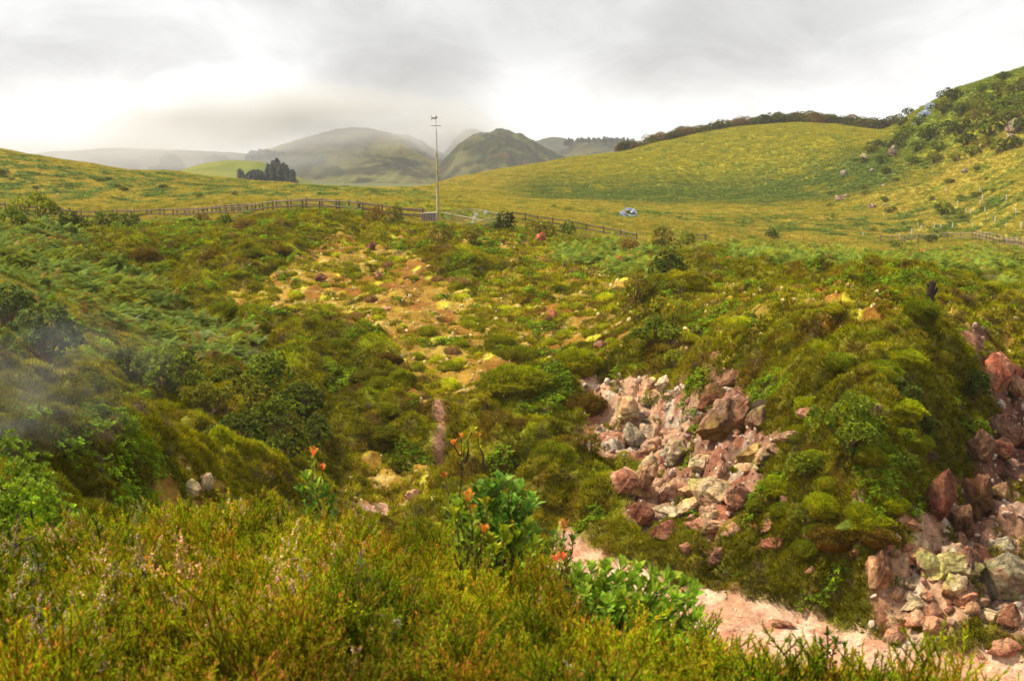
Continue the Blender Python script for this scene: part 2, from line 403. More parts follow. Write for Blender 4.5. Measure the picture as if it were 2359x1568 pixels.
mid = ss(12, 22, Yw) * ss(260, 150, Yw)
farfade = ss(112, 82, Yw)
REL += mid * (0.15 + .85 * farfade) * (0.55 * (1 - .75 * ss(.14, .22, X / Yw) * ss(75, 62, Yw)) * und * (1 - pathS) * (1 - 0.5 * meadS) + 0.25 * und2 * (1 - pathS) * (1 - meadS))
CU = np.clip(.75 * cush + .38 * cush2, 0, 1.2)
REL += heath * mid * (.12 + .88 * farfade) * (1.0 * cush + 0.42 * cush2 + .18 * fbm(X * 1.6, Yw * 1.6, 3, 46) - .42)
REL += bare * mid * (0.10 * cush2 + 0.16 * np.abs(fbm(X / 1.1, Yw / 1.1, 4, 23)) - 0.05)
# small collapsed hollows in the bare soil
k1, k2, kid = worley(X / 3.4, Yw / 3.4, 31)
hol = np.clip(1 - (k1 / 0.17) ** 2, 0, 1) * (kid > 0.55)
REL -= np.clip(S['soil'] + S['mixed'], 0, 1) * mid * hol * 1.2 * (1 - pathS)
bank = ss(.16, .22, X / Yw) * ss(23, 27, Yw) * ss(48, 40, Yw) * (1 - rockS) * (1 - pathS)
REL += bank * (.8 * fbm(X / 2.6, Yw / 1.5, 4, 47) + .35 * np.abs(fbm(X / 1.0, Yw / .8, 3, 48)))
rg = 1 - np.abs(fbm(X / 2.3, Yw / 2.3, 4, 41))
r1, r2, rid = worley((X + 0.3 * und2) / 1.3, (Yw + 0.3 * und2) / 1.3, 43)
q1, q2, qid = worley(X / 0.5, Yw / 0.5, 44)
rocky = (rid - 0.4) * 1.0 * ss(0.0, 0.12, r2 - r1) + 0.9 * (rg - 0.75) + (qid - 0.5) * 0.18 * ss(0, .15, q2 - q1) + 0.10 * fbm(X * 1.7, Yw * 1.7, 3, 45)
REL += rockS * mid * rocky * 1.0
REL += pathS * mid * (0.05 * fbm(X * 1.2, Yw * 1.2, 4, 51) + 0.02 * q2)
REL += fernS * mid * 0.6 * cush
far_m = meadS * ss(60, 130, Yw) * ss(900, 450, Yw)
v1, v2, vid = worley(X / 2.6, Yw / 2.6, 61)
REL += far_m * (0.5 * fbm(X / 14, Yw / 14, 4, 62) + 0.28 * np.clip(1 - v1, 0, 1) * (fbm(X / 22, Yw / 22, 3, 63) > 0.0) + 0.9 * fbm(X / 40, Yw / 40, 3, 64) * ss(150, 220, Yw))
REL += near * 0.10 * fbm(X / 0.9, Yw / 0.9, 3, 65)
# step of the overgrown bank on the right, above the dark hollow
def bump(U, V, ymin, rad, amp, stretch=1.0):
    global REL
    x, y = hit(U, V, ymin)
    REL = REL + (1 - pathS) * amp * np.exp(-(((X - x) / rad) ** 2 + ((Yw - y) / (rad * stretch)) ** 2) * 1.2)
bump(1175, 930, 20, 3.2, 0.8, 0.6)      # long heathery hummock below the soil patch
bump(1330, 900, 20, 2.2, 0.7, 0.7)
bump(1450, 840, 20, 2.2, 0.9)
bump(1540, 700, 20, 2.6, 0.8)
bump(930, 1010, 20, 2.4, 0.7)
bump(1180, 1060, 20, 2.2, 0.8)
bump(1270, 1130, 20, 2.0, 0.9)
bump(720, 800, 20, 3.5, 0.7)
bump(2140, 820, 20, 1.8, 0.9)
bump(2170, 1040, 20, 0.9, -1.5)         # dark hollow under the bank
bump(2230, 1040, 20, 1.0, 0.7)
HG = BASE + REL
Zg = HG

# normals on the grid
def grid_normals(Z):
    dZi, dZj = np.gradient(Z)
    dXi, dXj = np.gradient(X); dYi, dYj = np.gradient(Yw)
    vi = np.stack([dXi, dYi, dZi], -1); vj = np.stack([dXj, dYj, dZj], -1)
    n = np.cross(vj, vi); n /= np.maximum(np.linalg.norm(n, axis=-1, keepdims=True), 1e-9)
    n[n[..., 2] < 0] *= -1
    return n
NG = grid_normals(Zg)
TV = Zg / Yw
RUN = np.maximum.accumulate(np.where(Yw > 3, TV, -9), axis=0)          # sight line over nearer land
HID = (RUN - TV) * Yw                                                   # metres below it

# ------------------------------------------------------------------ mesh helpers
def mk_mesh(name, V, faces, attrs=None, smooth=False):
    """faces: list of int arrays (n,k)"""
    me = bpy.data.meshes.new(name)
    V = np.asarray(V, np.float32)
    me.vertices.add(len(V)); me.vertices.foreach_set('co', V.ravel())
    faces = [np.asarray(f, np.int32) for f in faces if len(f)]
    if faces:
        loops = np.concatenate([f.ravel() for f in faces])
        sizes = np.concatenate([np.full(len(f), f.shape[1], np.int32) for f in faces])
        starts = np.concatenate([[0], np.cumsum(sizes)[:-1]]).astype(np.int32)
        me.loops.add(len(loops)); me.loops.foreach_set('vertex_index', loops)
        me.polygons.add(len(sizes)); me.polygons.foreach_set('loop_start', starts)
        me.polygons.foreach_set('loop_total', sizes)
        me.polygons.foreach_set('use_smooth', np.full(len(sizes), smooth))
    for k, v in (attrs or {}).items():
        v = np.asarray(v, np.float32)
        if v.ndim == 1:
            a = me.attributes.new(k, 'FLOAT', 'POINT'); a.data.foreach_set('value', v)
        elif v.shape[1] == 3:
            if k in ('rot', 'scl'):
                a = me.attributes.new(k, 'FLOAT_VECTOR', 'POINT'); a.data.foreach_set('vector', v.ravel())
            else:
                v = np.concatenate([v, np.ones((len(v), 1), np.float32)], 1)
                a = me.attributes.new(k, 'FLOAT_COLOR', 'POINT'); a.data.foreach_set('color', v.ravel())
    me.update(calc_edges=True)
    me.validate()
    return me
def link(name, me, mat=None, parent=None, loc=None):
    o = bpy.data.objects.new(name, me); COL.objects.link(o)
    if mat and me is not None and hasattr(me, 'materials') and len(me.materials) == 0: me.materials.append(mat)
    if parent: o.parent = parent
    if loc is not None: o.location = loc
    return o
def tag(o, label=None, cat=None, group=None, kind=None):
    if label: o['label'] = label
    if cat: o['category'] = cat
    if group: o['group'] = group
    if kind: o['kind'] = kind
    return o
def empty(name, loc, rz=0.0, s=1.0):
    o = bpy.data.objects.new(name, None); COL.objects.link(o)
    o.location = loc; o.rotation_euler = (0, 0, rz); o.scale = (s, s, s)
    return o
class MB:
    """collects shapes into one mesh"""
    def __init__(s): s.V = []; s.F3 = []; s.F4 = []; s.C = []; s.n = 0
    def add(s, V, f3=(), f4=(), c=(1, 1, 1)):
        V = np.asarray(V, float).reshape(-1, 3)
        if len(f3): s.F3.append(np.asarray(f3) + s.n)
        if len(f4): s.F4.append(np.asarray(f4) + s.n)
        cc = np.asarray(c, float)
        if cc.ndim == 1: cc = np.tile(cc, (len(V), 1))
        s.V.append(V); s.C.append(cc); s.n += len(V)
    def tube(s, pts, rad, n=7, c=(1, 1, 1), cap=True):
        pts = [Vector(p) for p in pts]
        if not hasattr(rad, '__len__'): rad = [rad] * len(pts)
        V = []; 
        for i, p in enumerate(pts):
            t = (pts[min(i + 1, len(pts) - 1)] - pts[max(i - 1, 0)]).normalized()
            u = t.cross(Vector((0.13, 0.21, 1)) if abs(t.z) < .9 else Vector((1, 0.1, 0))).normalized(); v = t.cross(u)
            for k in range(n):
                an = 2 * math.pi * k / n
                V.append(p + (u * math.cos(an) + v * math.sin(an)) * rad[i])
        f4 = [(i * n + k, i * n + (k + 1) % n, (i + 1) * n + (k + 1) % n, (i + 1) * n + k) for i in range(len(pts) - 1) for k in range(n)]
        f3 = []
        if cap:
            b = len(V); V += [pts[0], pts[-1]]
            L = (len(pts) - 1) * n
            f3 = [(b, (k + 1) % n, k) for k in range(n)] + [(b + 1, L + k, L + (k + 1) % n) for k in range(n)]
        s.add([tuple(v) for v in V], f3, f4, c)
    def box(s, c, size, rot=None, col=(1, 1, 1)):
        hx, hy, hz = [q / 2 for q in size]
        V = np.array([(x, y, z) for z in (-hz, hz) for y in (-hy, hy) for x in (-hx, hx)])
        if rot is not None: V = V @ np.array(rot).T
        s.add(V + np.array(c), (), [(0, 2, 3, 1), (4, 5, 7, 6), (0, 1, 5, 4), (2, 6, 7, 3), (0, 4, 6, 2), (1, 3, 7, 5)], col)
    def mesh(s, name, smooth=False):
        return mk_mesh(name, np.concatenate(s.V), [np.concatenate(s.F3) if s.F3 else [], np.concatenate(s.F4) if s.F4 else []],
                       {'mc': np.concatenate(s.C)}, smooth)
    def build(s, name, mat, parent=None, smooth=False, loc=None):
        return link(name, s.mesh(name, smooth), mat, parent, loc)

# ------------------------------------------------------------------ materials
def new_mat(name):
    m = bpy.data.materials.new(name); m.use_nodes = True
    t = m.node_tree; t.nodes.clear()
    return m, t
def plant_mat(name, transl=0.35, rough=0.55, nscale=3.0, amt=0.35, instanced=False, spec=0.25):
    m, t = new_mat(name)
    o = N(t, 'ShaderNodeOutputMaterial')
    mc = N(t, 'ShaderNodeAttribute', attribute_type='GEOMETRY', attribute_name='mc')
    if instanced:
        oc = N(t, 'ShaderNodeAttribute', attribute_type='INSTANCER', attribute_name='col').outputs['Color']
    else:
        oc = N(t, 'ShaderNodeObjectInfo').outputs['Color']
    mul = N(t, 'ShaderNodeMix', data_type='RGBA', blend_type='MULTIPLY'); mul.inputs[0].default_value = 1
    t.links.new(mc.outputs['Color'], mul.inputs[6]); t.links.new(oc, mul.inputs[7])
    geo = N(t, 'ShaderNodeNewGeometry')
    nz = N(t, 'ShaderNodeTexNoise'); nz.inputs['Scale'].default_value = nscale; nz.inputs['Detail'].default_value = 3
    t.links.new(geo.outputs['Position'], nz.inputs['Vector'])
    mr = N(t, 'ShaderNodeMapRange'); mr.inputs['From Min'].default_value = 0.3; mr.inputs['From Max'].default_value = 0.7
    mr.inputs['To Min'].default_value = 1 - amt; mr.inputs['To Max'].default_value = 1 + amt
    t.links.new(nz.outputs['Fac'], mr.inputs['Value'])
    sc = N(t, 'ShaderNodeVectorMath', operation='SCALE'); t.links.new(mul.outputs[2], sc.inputs[0]); t.links.new(mr.outputs[0], sc.inputs['Scale'])
    p = N(t, 'ShaderNodeBsdfPrincipled'); p.inputs['Roughness'].default_value = rough; p.inputs['Specular IOR Level'].default_value = spec
    t.links.new(sc.outputs[0], p.inputs['Base Color'])
    if transl > 0:
        tr = N(t, 'ShaderNodeBsdfTranslucent'); t.links.new(sc.outputs[0], tr.inputs['Color'])
        ms = N(t, 'ShaderNodeMixShader'); ms.inputs[0].default_value = transl
        t.links.new(p.outputs[0], ms.inputs[1]); t.links.new(tr.outputs[0], ms.inputs[2]); t.links.new(ms.outputs[0], o.inputs[0])
    else:
        t.links.new(p.outputs[0], o.inputs[0])
    return m
M_STUFF = plant_mat('heath_foliage', 0.35, 0.8, 1.3, 0.35, True, 0.03)
M_LEAF = plant_mat('leaf', 0.4, 0.55, 2.5, 0.3, False, 0.14)
M_HEATH = plant_mat('heath_cushion', 0.3, 0.8, 3.0, 0.3, False, 0.03)
M_WOOD = plant_mat('weathered_wood', 0.0, 0.8, 14.0, 0.45, False, 0.2)
M_PAINT = plant_mat('painted_steel', 0.0, 0.5, 6.0, 0.15, False, 0.4)
M_BARK = plant_mat('bark', 0.0, 0.85, 18.0, 0.4, False, 0.15)

def ground_mat():
    m, t = new_mat('ground_cover')
    o = N(t, 'ShaderNodeOutputMaterial'); p = N(t, 'ShaderNodeBsdfPrincipled'); p.inputs['Roughness'].default_value = 0.9
    p.inputs['Specular IOR Level'].default_value = 0.05
    mc = N(t, 'ShaderNodeAttribute', attribute_type='GEOMETRY', attribute_name='mc')
    geo = N(t, 'ShaderNodeNewGeometry')
    def nz(s, d, lo, hi):
        n = N(t, 'ShaderNodeTexNoise'); n.inputs['Scale'].default_value = s; n.inputs['Detail'].default_value = d; n.inputs['Roughness'].default_value = .65
        t.links.new(geo.outputs['Position'], n.inputs['Vector'])
        r = N(t, 'ShaderNodeMapRange'); r.inputs['From Min'].default_value = .3; r.inputs['From Max'].default_value = .7
        r.inputs['To Min'].default_value = lo; r.inputs['To Max'].default_value = hi
        t.links.new(n.outputs['Fac'], r.inputs['Value'])
        return n, r.outputs[0]
    na, a = nz(0.9, 8, 0.7, 1.3); nb, b = nz(7.0, 6, 0.6, 1.45)
    mm = N(t, 'ShaderNodeMath', operation='MULTIPLY'); t.links.new(a, mm.inputs[0]); t.links.new(b, mm.inputs[1])
    sc = N(t, 'ShaderNodeVectorMath', operation='SCALE'); t.links.new(mc.outputs['Color'], sc.inputs[0]); t.links.new(mm.outputs[0], sc.inputs['Scale'])
    t.links.new(sc.outputs[0], p.inputs['Base Color'])
    bp = N(t, 'ShaderNodeBump'); bp.inputs['Strength'].default_value = 0.6; bp.inputs['Distance'].default_value = 0.12
    t.links.new(nb.outputs['Fac'], bp.inputs['Height']); t.links.new(bp.outputs[0], p.inputs['Normal'])
    t.links.new(p.outputs[0], o.inputs[0])
    return m
M_GROUND = ground_mat()
def rock_mat():
    m, t = new_mat('altered_rock')
    o = N(t, 'ShaderNodeOutputMaterial'); p = N(t, 'ShaderNodeBsdfPrincipled'); p.inputs['Roughness'].default_value = 0.85
    p.inputs['Specular IOR Level'].default_value = 0.2
    oi = N(t, 'ShaderNodeObjectInfo'); geo = N(t, 'ShaderNodeNewGeometry')
    n1 = N(t, 'ShaderNodeTexNoise'); n1.inputs['Scale'].default_value = .75; n1.inputs['Detail'].default_value = 9; n1.inputs['Roughness'].default_value = .65; n1.inputs['Distortion'].default_value = .6
    t.links.new(geo.outputs['Position'], n1.inputs['Vector'])
    r = N(t, 'ShaderNodeValToRGB'); t.links.new(n1.outputs['Fac'], r.inputs[0])
    c = r.color_ramp; c.elements[0].position = .30; c.elements[0].color = (.09, .04, .025, 1); c.elements[1].position = .72; c.elements[1].color = (.50, .45, .38, 1)
    for ps, cl in ((.39, (.22, .115, .075, 1)), (.46, (.42, .25, .17, 1)), (.53, (.46, .38, .27, 1)), (.60, (.24, .18, .13, 1))):
        e = c.elements.new(ps); e.color = cl
    n2 = N(t, 'ShaderNodeTexNoise'); n2.inputs['Scale'].default_value = 0.8; n2.inputs['Detail'].default_value = 4
    mp = N(t, 'ShaderNodeMapping'); mp.inputs['Location'].default_value = (40, 3, 9); t.links.new(geo.outputs['Position'], mp.inputs[0]); t.links.new(mp.outputs[0], n2.inputs['Vector'])
    r2 = N(t, 'ShaderNodeMapRange'); r2.inputs['From Min'].default_value = .56; r2.inputs['From Max'].default_value = .66; t.links.new(n2.outputs['Fac'], r2.inputs['Value'])
    mx = N(t, 'ShaderNodeMix', data_type='RGBA'); t.links.new(r2.outputs[0], mx.inputs[0]); t.links.new(r.outputs[0], mx.inputs[6]); mx.inputs[7].default_value = (.34, .31, .12, 1)
    n3 = N(t, 'ShaderNodeTexNoise'); n3.inputs['Scale'].default_value = 9; n3.inputs['Detail'].default_value = 6; n3.inputs['Roughness'].default_value = .7
    t.links.new(geo.outputs['Position'], n3.inputs['Vector'])
    r3 = N(t, 'ShaderNodeMapRange'); r3.inputs['From Min'].default_value = .3; r3.inputs['From Max'].default_value = .7; r3.inputs['To Min'].default_value = .55; r3.inputs['To Max'].default_value = 1.4
    t.links.new(n3.outputs['Fac'], r3.inputs['Value'])
    wn = N(t, 'ShaderNodeVectorMath', operation='SCALE'); t.links.new(n1.outputs['Color'], wn.inputs[0]); wn.inputs['Scale'].default_value = 1.1
    wa_ = N(t, 'ShaderNodeVectorMath', operation='ADD'); t.links.new(geo.outputs['Position'], wa_.inputs[0]); t.links.new(wn.outputs[0], wa_.inputs[1])
    mpc = N(t, 'ShaderNodeMapping'); mpc.inputs['Scale'].default_value = (1, 1, .55); mpc.inputs['Rotation'].default_value = (.2, .35, .3); t.links.new(wa_.outputs[0], mpc.inputs[0])
    vo = N(t, 'ShaderNodeTexVoronoi', feature='DISTANCE_TO_EDGE'); vo.inputs['Scale'].default_value = 1.5; t.links.new(mpc.outputs[0], vo.inputs['Vector'])
    ck = N(t, 'ShaderNodeMapRange', interpolation_type='SMOOTHSTEP'); ck.inputs['From Min'].default_value = 0.0; ck.inputs['From Max'].default_value = .07; ck.inputs['To Min'].default_value = .62; t.links.new(vo.outputs['Distance'], ck.inputs['Value'])
    vh = N(t, 'ShaderNodeMapRange'); vh.inputs['From Max'].default_value = .14; t.links.new(vo.outputs['Distance'], vh.inputs['Value'])
    ml = N(t, 'ShaderNodeMix', data_type='RGBA', blend_type='MULTIPLY'); ml.inputs[0].default_value = 1
    t.links.new(mx.outputs[2], ml.inputs[6]); t.links.new(oi.outputs['Color'], ml.inputs[7])
    sc = N(t, 'ShaderNodeVectorMath', operation='SCALE'); t.links.new(ml.outputs[2], sc.inputs[0]); t.links.new(r3.outputs[0], sc.inputs['Scale'])
    s2 = N(t, 'ShaderNodeVectorMath', operation='SCALE'); t.links.new(sc.outputs[0], s2.inputs[0]); t.links.new(ck.outputs[0], s2.inputs['Scale'])
    t.links.new(s2.outputs[0], p.inputs['Base Color'])
    bp = N(t, 'ShaderNodeBump'); bp.inputs['Strength'].default_value = .9; bp.inputs['Distance'].default_value = .10
    t.links.new(n3.outputs['Fac'], bp.inputs['Height'])
    bq = N(t, 'ShaderNodeBump'); bq.inputs['Strength'].default_value = .7; bq.inputs['Distance'].default_value = .10
    t.links.new(vh.outputs[0], bq.inputs['Height']); t.links.new(bp.outputs[0], bq.inputs['Normal']); t.links.new(bq.outputs[0], p.inputs['Normal'])
    t.links.new(p.outputs[0], o.inputs[0])
    return m
M_ROCK = rock_mat()

# ------------------------------------------------------------------ ground colours
def lerp(a, b, t): return a + (b - a) * t[..., None]
def C(*c): return np.array(c, float)
def heath_col(x, y):
    """colour of the heather sward from place to place"""
    a = fbm(x / 4.5, y / 4.5, 4, 101) * 0.5 + 0.5; b = fbm(x / 1.3, y / 1.3, 3, 102) * 0.5 + 0.5
    c = lerp(np.broadcast_to(C(.155, .175, .005), x.shape + (3,)), np.broadcast_to(C(.33, .325, .006), x.shape + (3,)), np.clip(a, 0, 1))
    w_id = worley(x / 2.1 + .2, y / 1.8, 3)[2]
    c = c * (.72 + .55 * w_id)[..., None]
    br = ss(.58, .78, b * .6 + w_id * .4) * .75
    c = lerp(c, C(.20, .125, .016), br)
    gr = ss(.62, .85, fbm(x / 2.4, y / 2.4, 3, 103) * .5 + .5)
    c = lerp(c, C(.38, .48, .009), gr * .85)
    return c
def grass_col(x, y):
    a = fbm(x / 16, y / 16, 4, 111) * .5 + .5; b = fbm(x / 5, y / 3, 4, 112) * .5 + .5
    c = lerp(np.broadcast_to(C(.37, .325, .032), x.shape + (3,)), np.broadcast_to(C(.48, .37, .065), x.shape + (3,)), np.clip(a, 0, 1))
    # the open meadow hill is a yellower green
    hill = ss(200, 260, y) * ss(-.02, .12, x / y)
    c = lerp(c, C(.38, .345, .026), hill * .9)
    g = ss(.48, .68, b)
    c = lerp(c, C(.19, .24, .025), g * .75)
    left = ss(-.02, -.12, x / y) * ss(150, 170, y) * ss(215, 190, y)
    c = lerp(c, C(.15, .22, .05), left * ss(.40, .58, b) * .75)
    foot = ss(200, 222, y) * ss(300, 250, y) * ss(-.03, .03, x / y) * ss(.44, .34, x / y)
    c = lerp(c, C(.11, .16, .028), foot * ss(.25, .45, b * .6 + a * .4) * .9)
    # low green strip in the saddle
    c = lerp(c, C(.16, .20, .025), ss(150, 160, y) * ss(190, 175, y) * ss(.05, .1, x / y) * ss(.35, .6, b) * .8)
    # scrubbier, greener upper part of the steep right hill
    up = ss(.335, .40, x / y) * ss(215, 250, y)
    c = lerp(c, C(.19, .24, .018), up * .8)
    return c
def soil_col(x, y):
    a = fbm(x / 3, y / 3, 4, 121) * .5 + .5; b = fbm(x / 0.9, y / 0.9, 4, 122) * .5 + .5; d = fbm(x / 5.5 + 4, y / 5.5, 3, 123) * .5 + .5
    c = lerp(np.broadcast_to(C(.29, .16, .022), x.shape + (3,)), np.broadcast_to(C(.31, .205, .035), x.shape + (3,)), ss(.3, .65, a))
    c = lerp(c, C(.23, .09, .014), ss(.46, .64, d) * .85)
    c = lerp(c, C(.54, .40, .15), ss(.60, .80, b) * .6)
    c = lerp(c, C(.62, .60, .04), ss(.66, .8, fbm(x / 1.6, y / 1.6, 3, 124) * .5 + .5) * .6)
    return c * np.array([.86, .90, .92])
def pink_col(x, y):
    a = fbm(x / 2.2, y / 2.2, 4, 131) * .5 + .5; b = fbm(x / .6, y / .6, 3, 132) * .5 + .5
    c = lerp(np.broadcast_to(C(.45, .245, .155), x.shape + (3,)), np.broadcast_to(C(.54, .36, .26), x.shape + (3,)), ss(.35, .65, a))
    c = lerp(c, C(.40, .17, .10), ss(.55, .75, b) * .7)
    return c * (.78 + .4 * (fbm(x / .22, y / .22, 3, 133) * .5 + .5))[..., None]
def rock_ground(x, y):
    a = fbm(x / 1.9, y / 1.9, 4, 141) * .5 + .5; b = fbm(x / 3.5, y / 3.5, 3, 142) * .5 + .5
    c = lerp(np.broadcast_to(C(.26, .10, .055), x.shape + (3,)), np.broadcast_to(C(.40, .24, .15), x.shape + (3,)), ss(.3, .6, a))
    c = lerp(c, C(.15, .065, .04), ss(.55, .75, b))
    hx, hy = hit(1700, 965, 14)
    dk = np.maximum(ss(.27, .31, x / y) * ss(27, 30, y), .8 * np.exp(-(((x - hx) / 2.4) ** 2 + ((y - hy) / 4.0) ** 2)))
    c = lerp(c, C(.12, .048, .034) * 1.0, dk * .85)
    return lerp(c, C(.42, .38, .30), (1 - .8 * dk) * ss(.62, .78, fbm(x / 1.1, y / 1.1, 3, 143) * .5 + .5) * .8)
sh = X.shape
under = np.broadcast_to(C(.055, .042, .012), sh + (3,)) + heath_col(X, Yw) * .35
rockS, fernS, meadS = rockC, fernC, meadC
GC = under.copy()
GC = lerp(GC, np.broadcast_to(C(.09, .085, .022), sh + (3,)), fernS)
GC = lerp(GC, soil_col(X, Yw), np.clip(S['soil'] + S['mixed'], 0, 1))
GC = lerp(GC, lerp(np.broadcast_to(C(.27, .155, .024), sh + (3,)), C(.18, .066, .014), ss(.4, .65, fbm(X / 2.5, Yw / 2.5, 4, 125) * .5 + .5)), S['flat'] * .75)
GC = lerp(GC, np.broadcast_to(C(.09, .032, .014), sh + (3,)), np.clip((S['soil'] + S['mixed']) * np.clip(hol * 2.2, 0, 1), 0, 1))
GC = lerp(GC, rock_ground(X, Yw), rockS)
GC = lerp(GC, pink_col(X, Yw), S['path'])
GC = lerp(GC, np.broadcast_to(C(.30, .15, .10), sh + (3,)), S['trail'])
GC = lerp(GC, grass_col(X, Yw) * .75, meadS)
# plains far away: fields
fld = np.floor((X + 40 * und) / 160) + 7 * np.floor((Yw) / 210)
fr_ = (np.sin(fld * 12.9898) * 43758.5453) % 1
plain = lerp(np.broadcast_to(C(.07, .09, .035), sh + (3,)), np.broadcast_to(C(.11, .12, .045), sh + (3,)), fr_)
GC = lerp(GC, plain, ss(430, 560, Yw))
GC = np.clip(GC, 0.003, 1)
idx = np.arange(NY * NA).reshape(NY, NA)
quads = np.stack([idx[:-1, :-1], idx[:-1, 1:], idx[1:, 1:], idx[1:, :-1]], -1).reshape(-1, 4)
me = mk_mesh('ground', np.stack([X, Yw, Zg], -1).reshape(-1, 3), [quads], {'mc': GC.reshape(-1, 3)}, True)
g = link('ground', me, M_GROUND); tag(g, kind='structure')
# the same ground carried on behind and beside the camera
bx = np.linspace(-60, 60, 61); by = np.linspace(-60, 0.995, 40)
BX, BY = np.meshgrid(bx, by)
BZ = -1.76 + .1 * fbm(BX / 6, BY / 6, 3, 66)
Vb = np.stack([BX, BY, BZ], -1).reshape(-1, 3); ib = np.arange(61 * 40).reshape(40, 61)
qb = np.stack([ib[:-1, :-1], ib[:-1, 1:], ib[1:, 1:], ib[1:, :-1]], -1).reshape(-1, 4)
g2 = link('ground', mk_mesh('ground_behind', Vb, [qb], {'mc': np.tile(C(.07, .06, .02), (len(Vb), 1))}, True), M_GROUND); tag(g2, kind='structure')

# ------------------------------------------------------------------ distant hills
def hill(name, sil, d, depth, zb, col_fn, seed, rough=3.0, nx=200, ny=110):
    au = [ray(U, V) for U, V in sil]
    xs = np.array([a * d for a, T in au]); zs = np.array([T * d for a, T in au])
    x0, x1 = xs.min(), xs.max()
    gx = np.linspace(x0, x1, nx); gy = np.linspace(d - depth, d + depth, ny)
    kk = np.exp(-0.5 * (np.arange(-6, 7) / 2.5) ** 2); kk /= kk.sum()
    rz = np.interp(gx, xs, zs); rz = np.convolve(np.pad(rz, 6, mode='edge'), kk, mode='valid')
    HX, HY = np.meshgrid(gx, gy)
    q = np.abs(HY - d) / depth
    sh_ = np.clip(1 - q ** 1.25, 0, 1)
    ends = ss(0, .06, (HX - x0) / (x1 - x0)) * ss(0, .06, (x1 - HX) / (x1 - x0))
    HZ = zb + (rz[None, :] - zb) * sh_
    mod = ss(0.02, .25, q) 
    HZ = HZ + mod * rough * (1.6 * fbm(HX / (depth * .35), HY / (depth * .8), 4, seed)) * ends + rough * .3 * fbm(HX / 9, HY / 9, 4, seed + 3)
    HZ = np.where(q > .97, np.minimum(HZ, zb), HZ)
    HZ[0] = zb - 4; HZ[-1] = zb - 4
    c = col_fn(HX, HY, HZ)
    ii = np.arange(nx * ny).reshape(ny, nx)
    qd = np.stack([ii[:-1, :-1], ii[:-1, 1:], ii[1:, 1:], ii[1:, :-1]], -1).reshape(-1, 4)
    o = link(name, mk_mesh(name, np.stack([HX, HY, HZ], -1).reshape(-1, 3), [qd], {'mc': np.clip(c, .004, 1).reshape(-1, 3)}, True), M_GROUND)
    tag(o, kind='structure')
    return o
def hillcol(seed, darkbias=0.0, base=(.07, .07, .025)):
    def f(x, y, z):
        a = fbm(x / 60, y / 90, 4, seed) * .5 + .5; b = fbm(x / 18, y / 25, 4, seed + 1) * .5 + .5
        c = lerp(np.broadcast_to(C(*base), x.shape + (3,)), np.broadcast_to(C(.025, .03, .016), x.shape + (3,)), ss(.45 - darkbias, .6 - darkbias, a * .6 + b * .4))
        return lerp(c, C(.10, .06, .03), ss(.6, .75, b) * .5) * (.55 + .9 * (fbm(x / 7, y / 9, 4, seed + 2) * .5 + .5))[..., None]
    return f
hill('hill', [(420, 425), (520, 400), (600, 360), (640, 338), (700, 318), (760, 302), (810, 293), (850, 294), (890, 306), (920, 309), (950, 312), (975, 328), (1000, 345), (1030, 358), (1080, 372), (1150, 395), (1240, 425)], 1250, 420, -30, hillcol(201, .05, (.10, .098, .035)), 201, 9)
hill('hill', [(980, 425), (1020, 372), (1045, 345), (1065, 325), (1085, 312), (1105, 306), (1118, 309), (1135, 299), (1152, 295), (1175, 301), (1205, 312), (1240, 331), (1270, 347), (1300, 362), (1360, 385), (1430, 400)], 1150, 330, -30, hillcol(211, .10, (.085, .085, .035)), 211, 9)
hill('hill', [(1020, 360), (1050, 312), (1070, 296), (1085, 292), (1110, 300), (1150, 330), (1230, 350)], 1900, 250, -40, hillcol(215, .2), 215, 6, 60, 40)
hill('hill', [(1180, 350), (1215, 330), (1250, 318), (1290, 312), (1340, 335), (1420, 350), (1500, 355)], 2100, 300, -40, hillcol(217, .2), 217, 6, 60, 40)
hill('hill', [(1230, 372), (1270, 352), (1310, 338), (1333, 322), (1360, 320), (1450, 324), (1465, 332), (1500, 345), (1600, 372)], 1500, 300, -30, hillcol(221, .12), 221, 5)
hill('hill', [(370, 425), (410, 400), (435, 386), (470, 375), (530, 368), (600, 370), (640, 386), (680, 410), (730, 440)], 640, 120, -22, lambda x, y, z: lerp(np.broadcast_to(C(.16, .165, .028), x.shape + (3,)), np.broadcast_to(C(.12, .14, .025), x.shape + (3,)), ss(.4, .6, fbm(x / 40, y / 20, 3, 5) * .5 + .5)), 231, 1.5, 120, 60)
hill('hill', [(-300, 372), (100, 356), (250, 338), (420, 345), (560, 350), (700, 372)], 1900, 400, -40, hillcol(241, .1), 241, 7, 90, 40)
# ------------------------------------------------------------------ plant pieces
def unit(v): return v / np.maximum(np.linalg.norm(v, axis=-1, keepdims=True), 1e-9)
def blades(r, base, dirs, L, W, mc0, mc1, mb=None, bend=None):
    """thin tapering two-part blades; base/dirs (n,3)"""
    n = len(base)
    side = unit(np.cross(dirs, unit(r.normal(size=(n, 3)))))
    L = np.broadcast_to(L, n)[:, None]; W = np.broadcast_to(W, n)[:, None]
    midp = base + dirs * L * .55
    tip = base + dirs * L
    if bend is not None: tip = tip + bend * L
    V = np.stack([base - side * W * .5, base + side * W * .5, midp + side * W * .42, midp - side * W * .42, tip], 1)
    f4 = np.arange(n)[:, None] * 5 + np.array([0, 1, 2, 3]); f3 = np.arange(n)[:, None] * 5 + np.array([3, 2, 4])
    mc0 = np.broadcast_to(mc0, (n, 3)); mc1 = np.broadcast_to(mc1, (n, 3))
    cc = np.stack([mc0, mc0, (mc0 + mc1) / 2, (mc0 + mc1) / 2, mc1], 1).reshape(-1, 3)
    return V.reshape(-1, 3), f3, f4, cc
